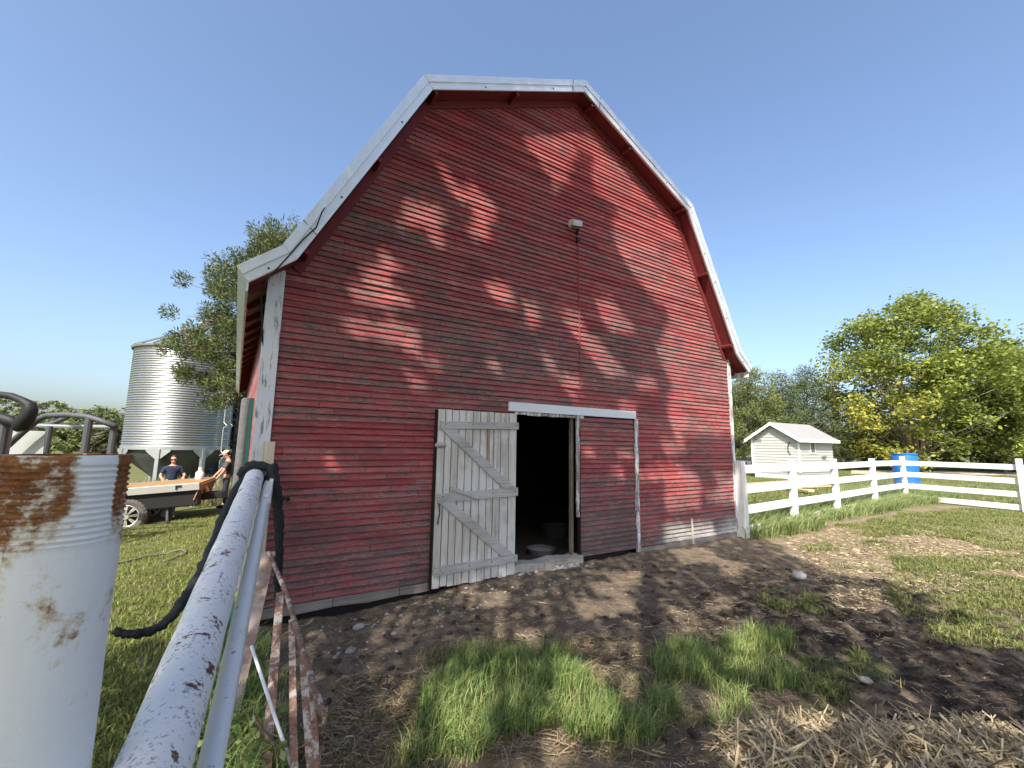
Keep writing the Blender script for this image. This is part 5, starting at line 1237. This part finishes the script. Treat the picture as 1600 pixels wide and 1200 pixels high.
for x_, y_ in ((27.5, 41.), (31., 42.), (35., 42.5), (39., 42.), (45., 43)):
    broad_tree('shrub', 'dark green shrub in the undergrowth behind the yellowing tree', 'bush', G(x_, y_), 3.6, 2.6, 4200, .3, LM_DARK, 700 + int(x_), .02, 50, .08, 'undergrowth behind the yellowing tree')
# gravel drive far right
a = [gp(1330, 741), gp(1700, 745), gp(1700, 738.5), gp(1330, 735)]
dv = MB().add([(p[0], p[1], gz1(p[0], p[1]) + .03) for p in a], [(0, 1, 2, 3)]); o = obj('gravel_drive', dv, simple('gravel', (.42, .36, .28), .95, 0, .2, 3, .4)); tag(o, 'pale gravel drive beneath the trees at the far right', 'drive', kind='structure')

# ------------------------------------------------------------------ the trees behind the camera that shade the yard
LITW = [  # sunlit patches on the barn, in photo pixels, turned into wall positions
 [(935, 235), (960, 252), (1010, 312), (1052, 352), (1075, 400), (1105, 480), (1135, 565), (1190, 600), (1190, 690), (1170, 705), (1139, 680), (1110, 682), (1085, 683), (1056, 680), (1050, 665), (1046, 640), (1046, 618), (1054, 604), (1045, 590), (1026, 545), (1040, 520), (1048, 495), (1040, 482), (1015, 465), (1000, 440), (976, 404), (956, 367), (965, 330), (955, 318), (930, 300), (927, 255)],
 [(830, 95), (935, 95), (1100, 320), (1205, 590), (1150, 600), (1070, 345), (912, 150), (830, 146)],
 [(812, 218), (905, 214), (925, 216), (938, 238), (920, 240), (905, 230), (896, 250), (885, 290), (870, 300), (865, 280), (845, 255), (830, 235)],
 [(686, 257), (696, 265), (708, 290), (724, 315), (730, 328), (715, 306), (696, 287)], [(734, 265), (748, 277), (740, 280)],
 [(705, 293), (734, 290), (769, 322), (772, 347), (762, 366), (772, 385), (740, 379), (731, 363), (750, 341), (727, 319)],
 [(623, 350), (642, 319), (658, 325), (677, 328), (702, 344), (696, 353), (680, 363), (708, 395), (693, 393), (664, 363), (645, 357)],
 [(563, 429), (579, 417), (595, 405), (623, 417), (639, 433), (620, 436), (588, 433)], [(540, 458), (600, 440), (640, 470), (660, 480), (640, 490), (600, 485), (560, 475)],
 [(520, 515), (560, 505), (640, 510), (660, 540), (655, 562), (610, 535), (560, 528)], [(756, 436), (775, 440), (797, 455), (803, 486), (790, 482), (770, 462)],
 [(934, 467), (950, 467), (961, 483), (990, 521), (967, 527), (942, 496)], [(878, 492), (901, 487), (909, 517), (938, 542), (976, 592), (959, 598), (922, 552), (898, 522)],
 [(935, 562), (948, 562), (970, 575), (968, 588), (948, 580)], [(875, 594), (905, 584), (905, 622), (893, 622), (884, 607)], [(985, 594), (1023, 597), (1027, 612), (1002, 608)], [(962, 630), (990, 634), (992, 645), (965, 642)],
 [(912, 700), (924, 702), (928, 722), (915, 718)], [(968, 704), (985, 702), (982, 720), (972, 718)], [(955, 732), (973, 734), (975, 748), (958, 745)],
 [(995, 740), (1029, 732), (1066, 732), (1087, 749), (1092, 766), (1090, 797), (1040, 797), (1040, 775), (1045, 764), (1040, 749), (999, 750)], [(1036, 690), (1060, 690), (1072, 700), (1062, 712), (1040, 712)],
 [(1040, 822), (1086, 822), (1086, 856), (1040, 862)], [(1116, 747), (1150, 745), (1150, 760), (1122, 760)], [(1104, 774), (1150, 771), (1150, 787), (1106, 785)], [(1092, 818), (1112, 816), (1112, 845), (1094, 850)],
 [(533, 262), (556, 250), (562, 275), (540, 292)], [(592, 205), (612, 196), (616, 214), (598, 226)], [(636, 160), (652, 150), (660, 168), (644, 180)], [(752, 116), (790, 116), (790, 142), (752, 142)], [(690, 112), (716, 112), (716, 140), (690, 140)], [(486, 330), (506, 318), (510, 340), (492, 354)],
 [(640, 590), (668, 594), (664, 612), (642, 606)], [(760, 560), (784, 566), (780, 590), (762, 584)], [(820, 470), (838, 478), (844, 520), (828, 516)], [(850, 560), (872, 566), (868, 590), (852, 584)], [(690, 445), (712, 440), (720, 452), (700, 456)], [(590, 395), (615, 400), (612, 408), (595, 404)], [(660, 560), (690, 566), (694, 580), (668, 576)], [(505, 720), (530, 722), (528, 735), (510, 733)]]
LITG = [  # sunlit ground
 crop([(660, 120), (1600, 40), (1900, 40), (1900, 640), (1600, 575), (1530, 570), (1400, 540), (1280, 520), (1170, 480), (1260, 470), (1450, 440), (1240, 385), (1200, 325), (1100, 305), (1040, 275), (860, 255), (700, 205), (600, 165)], 1000, 800, 2.6667),
 crop([(780, 325), (1000, 315), (1020, 390), (960, 435), (880, 425), (800, 360)], 1000, 800, 2.6667), crop([(300, 330), (380, 365), (405, 395), (300, 390)], 1000, 800, 2.6667), crop([(110, 390), (230, 420), (260, 490), (170, 505)], 1000, 800, 2.6667),
 crop([(330, 440), (440, 450), (490, 510), (450, 610), (380, 520)], 1000, 800, 2.6667), crop([(0, 535), (40, 600), (120, 690), (40, 725), (-20, 690)], 1000, 800, 2.6667), crop([(120, 170), (270, 158), (340, 190), (180, 212)], 1000, 800, 2.6667), crop([(280, 200), (460, 225), (400, 262)], 1000, 800, 2.6667),
 crop([(1320, 860), (1420, 870), (1560, 950), (1600, 980), (1480, 970), (1350, 930)], 1000, 800, 2.6667), crop([(600, 860), (680, 850), (760, 920), (700, 960), (610, 930)], 1000, 800, 2.6667),
 crop([(1330, 203), (1490, 208), (1480, 242), (1340, 237)], 440, 840, 2.7586), crop([(1415, 158), (1540, 148), (1530, 197), (1430, 192)], 440, 840, 2.7586), crop([(1265, 292), (1510, 258), (1515, 302), (1290, 342)], 440, 840, 2.7586), crop([(1005, 396), (1085, 396), (1085, 455), (1005, 455)], 440, 840, 2.7586),
 crop([(845, 252), (975, 252), (975, 288), (865, 283)], 440, 840, 2.7586), crop([(775, 215), (845, 215), (845, 240), (780, 240)], 440, 840, 2.7586), crop([(1235, 525), (1320, 555), (1395, 640), (1395, 692), (1300, 705), (1205, 682)], 440, 840, 2.7586), crop([(1200, 715), (1300, 735), (1255, 845), (1185, 800)], 440, 840, 2.7586),
 crop([(850, 665), (925, 715), (905, 795), (835, 745)], 440, 840, 2.7586), crop([(1165, 845), (1275, 855), (1250, 935), (1180, 925)], 440, 840, 2.7586), crop([(725, 895), (785, 885), (805, 995), (735, 985)], 440, 840, 2.7586),
 [(700, 1085), (762, 1062), (776, 1110), (742, 1195), (700, 1200)], [(872, 1030), (952, 1040), (962, 1150), (905, 1165), (868, 1100)], [(1140, 978), (1192, 984), (1182, 1042), (1150, 1052)], [(1100, 1090), (1162, 1080), (1172, 1112), (1120, 1124)],
 [(205, 835), (240, 830), (330, 818), (350, 812), (340, 835), (300, 856), (260, 868), (215, 880)]]
def inflate(P, d):
    P = np.array(P, float); n = len(P); a = .5 * np.sum(P[:, 0] * np.roll(P[:, 1], -1) - np.roll(P[:, 0], -1) * P[:, 1]); out = []
    for i in range(n):
        t = P[(i + 1) % n] - P[i - 1]; t = t / (np.linalg.norm(t) + 1e-9); nr = np.array([t[1], -t[0]]) * (1 if a > 0 else -1); out.append(tuple(P[i] + nr * d))
    return out
LITW = [inflate(P, 7 if k > 1 else 5) for k, P in enumerate(LITW)]; LITG = [inflate(P, 4.5) for P in LITG]
LITW = [[wp(x, y) for x, y in P] for P in LITW]; LITG = [[tuple(gp(x, y)[:2]) for x, y in P] for P in LITG]
def hit_lit(P):
    """does the shadow of these points fall on a place that is sunlit in the yard?"""
    d = SD; tw = ((BO - P) @ NN) / (d @ NN); q = P + d * tw[:, None] - BO; s, z = q @ AL, q[:, 2]
    prof_h = np.interp(np.abs(s), [0, 2.46, 3.76, 4.14, 4.3], [7.3, 6.05, 3.5, 3.2, -9.])
    onwall = (z > 0) & (z < prof_h); lit = np.zeros(len(P), bool)
    for Y in LITW: lit |= onwall & inpoly(s, z, Y)
    tg = -P[:, 2] / d[2]; gq = P + d * tg[:, None]
    for Y in LITG: lit |= (~onwall) & inpoly(gq[:, 0], gq[:, 1], Y)
    # leave the truck, the bins and everything right of the yard in the sun
    lit |= (~onwall) & ((gq[:, 0] < -5.2 - .25 * (gq[:, 1] - 6)) & (gq[:, 1] > 6.5))
    lit |= (~onwall) & (gq[:, 1] > 7.2) & (gq[:, 0] > 4.6)
    return lit
SH = [((-9.3, -3.2), 12.5, 3.5, 'low leafy tree behind the camera over the lawn'), ((-4.2, -2.8), 17., 3.5, 'tallest leafy tree behind the camera shading the gable'), ((-.6, -2.0), 16.5, 3.3, 'leafy tree directly behind the camera shading the door'), ((-6.2, -7.2), 15.2, 3.8, 'leafy tree behind the camera on the lawn side'), ((2.3, -4.2), 14.5, 3.2, 'slim leafy tree behind the camera on the yard side'), ((-1.9, -6.6), 15.8, 3.5, 'leafy tree furthest behind the camera')]
rs = np.random.default_rng(500)
cells = []
for s in np.arange(-4.3, 4.3, .1):
    for z in np.arange(.05, 7.4, .1): cells.append(W(s, z))
for x in np.arange(-9, 8.2, .15):
    for y in np.arange(-1.2, 8.6, .15):
        so = (x - BO[0]) * NN[0] + (y - BO[1]) * NN[1]
        if so > 0: cells.append((x, y, 0.))
for f in np.arange(0, 1.01, .02):
    for j in range(4): cells.append(tuple(ra - dr_ * .5 + (rb - ra + dr_ * .5) * f + np.array([0, 0, .07])))
for z in np.arange(.2, 1.6, .07):
    for j in range(3): cells.append((PP[0] + .05 * j, PP[1] - .08, z))
cells = np.array(cells); NL = 8
C = np.repeat(cells, NL, 0) + rs.normal(0, .03, (len(cells) * NL, 3)); best = np.full(len(C), -1); PT = np.zeros_like(C)
for tries in range(14):
    t = rs.uniform(6.5, 14.5, len(C)); Pn = C - SD * t[:, None]
    for i, ((tx_, ty_), H, R, _l) in enumerate(SH):
        zc, rz_ = H * .60, H * .40
        q = ((Pn[:, 0] - tx_) / R) ** 2 + ((Pn[:, 1] - ty_) / R) ** 2 + ((Pn[:, 2] - zc) / rz_) ** 2
        ok = (q < 1) & (best < 0); best[ok] = i; PT[ok] = Pn[ok]
keep = (best >= 0) & (Pn[:, 2] > -99); keep[keep] = ~hit_lit(PT[keep])
# crowns are shaped: leaves whose shadow would cover a sunlit patch are dropped
print('shade leaves', keep.sum(), 'cells without a crown', (best < 0).mean())
for i, ((tx_, ty_), H, R, lb) in enumerate(SH):
    t = thing('shade_tree', lb, 'tree', G(tx_, ty_), 0, 'trees behind the camera'); m = MB(); Pk = PT[keep & (best == i)] - np.array(G(tx_, ty_))
    m.tube([(0, 0, -.2), (.05, .1, H * .3), (0, 0, H * .62)], [.17, .13, .05], 10)
    obj('trunk', m, BARK, t, smooth=True)
    leaves_mesh('crown', Pk + np.array(G(tx_, ty_)), .145, LM_GREEN, 520 + i, t, .75, .2)

# ================================================================== SUN, SKY, RENDER
sd = bpy.data.lights.new('sun', 'SUN'); sd.energy = 4.4; sd.angle = rad(.53); sd.color = (1., .93, .82)
so = bpy.data.objects.new('sun', sd); COL.objects.link(so); so.location = (-4, -14, 20)
so.rotation_euler = Vector(SD).to_track_quat('-Z', 'Y').to_euler()
wd = bpy.data.worlds.new('World'); scene.world = wd; wd.use_nodes = True; nt = wd.node_tree
bg = nt.nodes['Background']; sk = nt.nodes.new('ShaderNodeTexSky'); sk.sky_type = 'NISHITA'; sk.sun_disc = False
sk.sun_elevation = SUN_EL; sk.sun_rotation = rad(180 + 17); sk.air_density = 1.0; sk.dust_density = 3.3; sk.ozone_density = 3.0; sk.altitude = 0
nt.links.new(sk.outputs[0], bg.inputs[0]); bg.inputs[1].default_value = .13
vs_ = scene.view_settings; vs_.view_transform = 'Standard'; vs_.look = 'None'; vs_.gamma = 1; vs_.exposure = 1.15
scene.display_settings.display_device = 'sRGB'
scene.cycles.use_denoising = True; scene.cycles.max_bounces = 8; scene.cycles.transparent_max_bounces = 8
scene.cycles.sample_clamp_indirect = 4
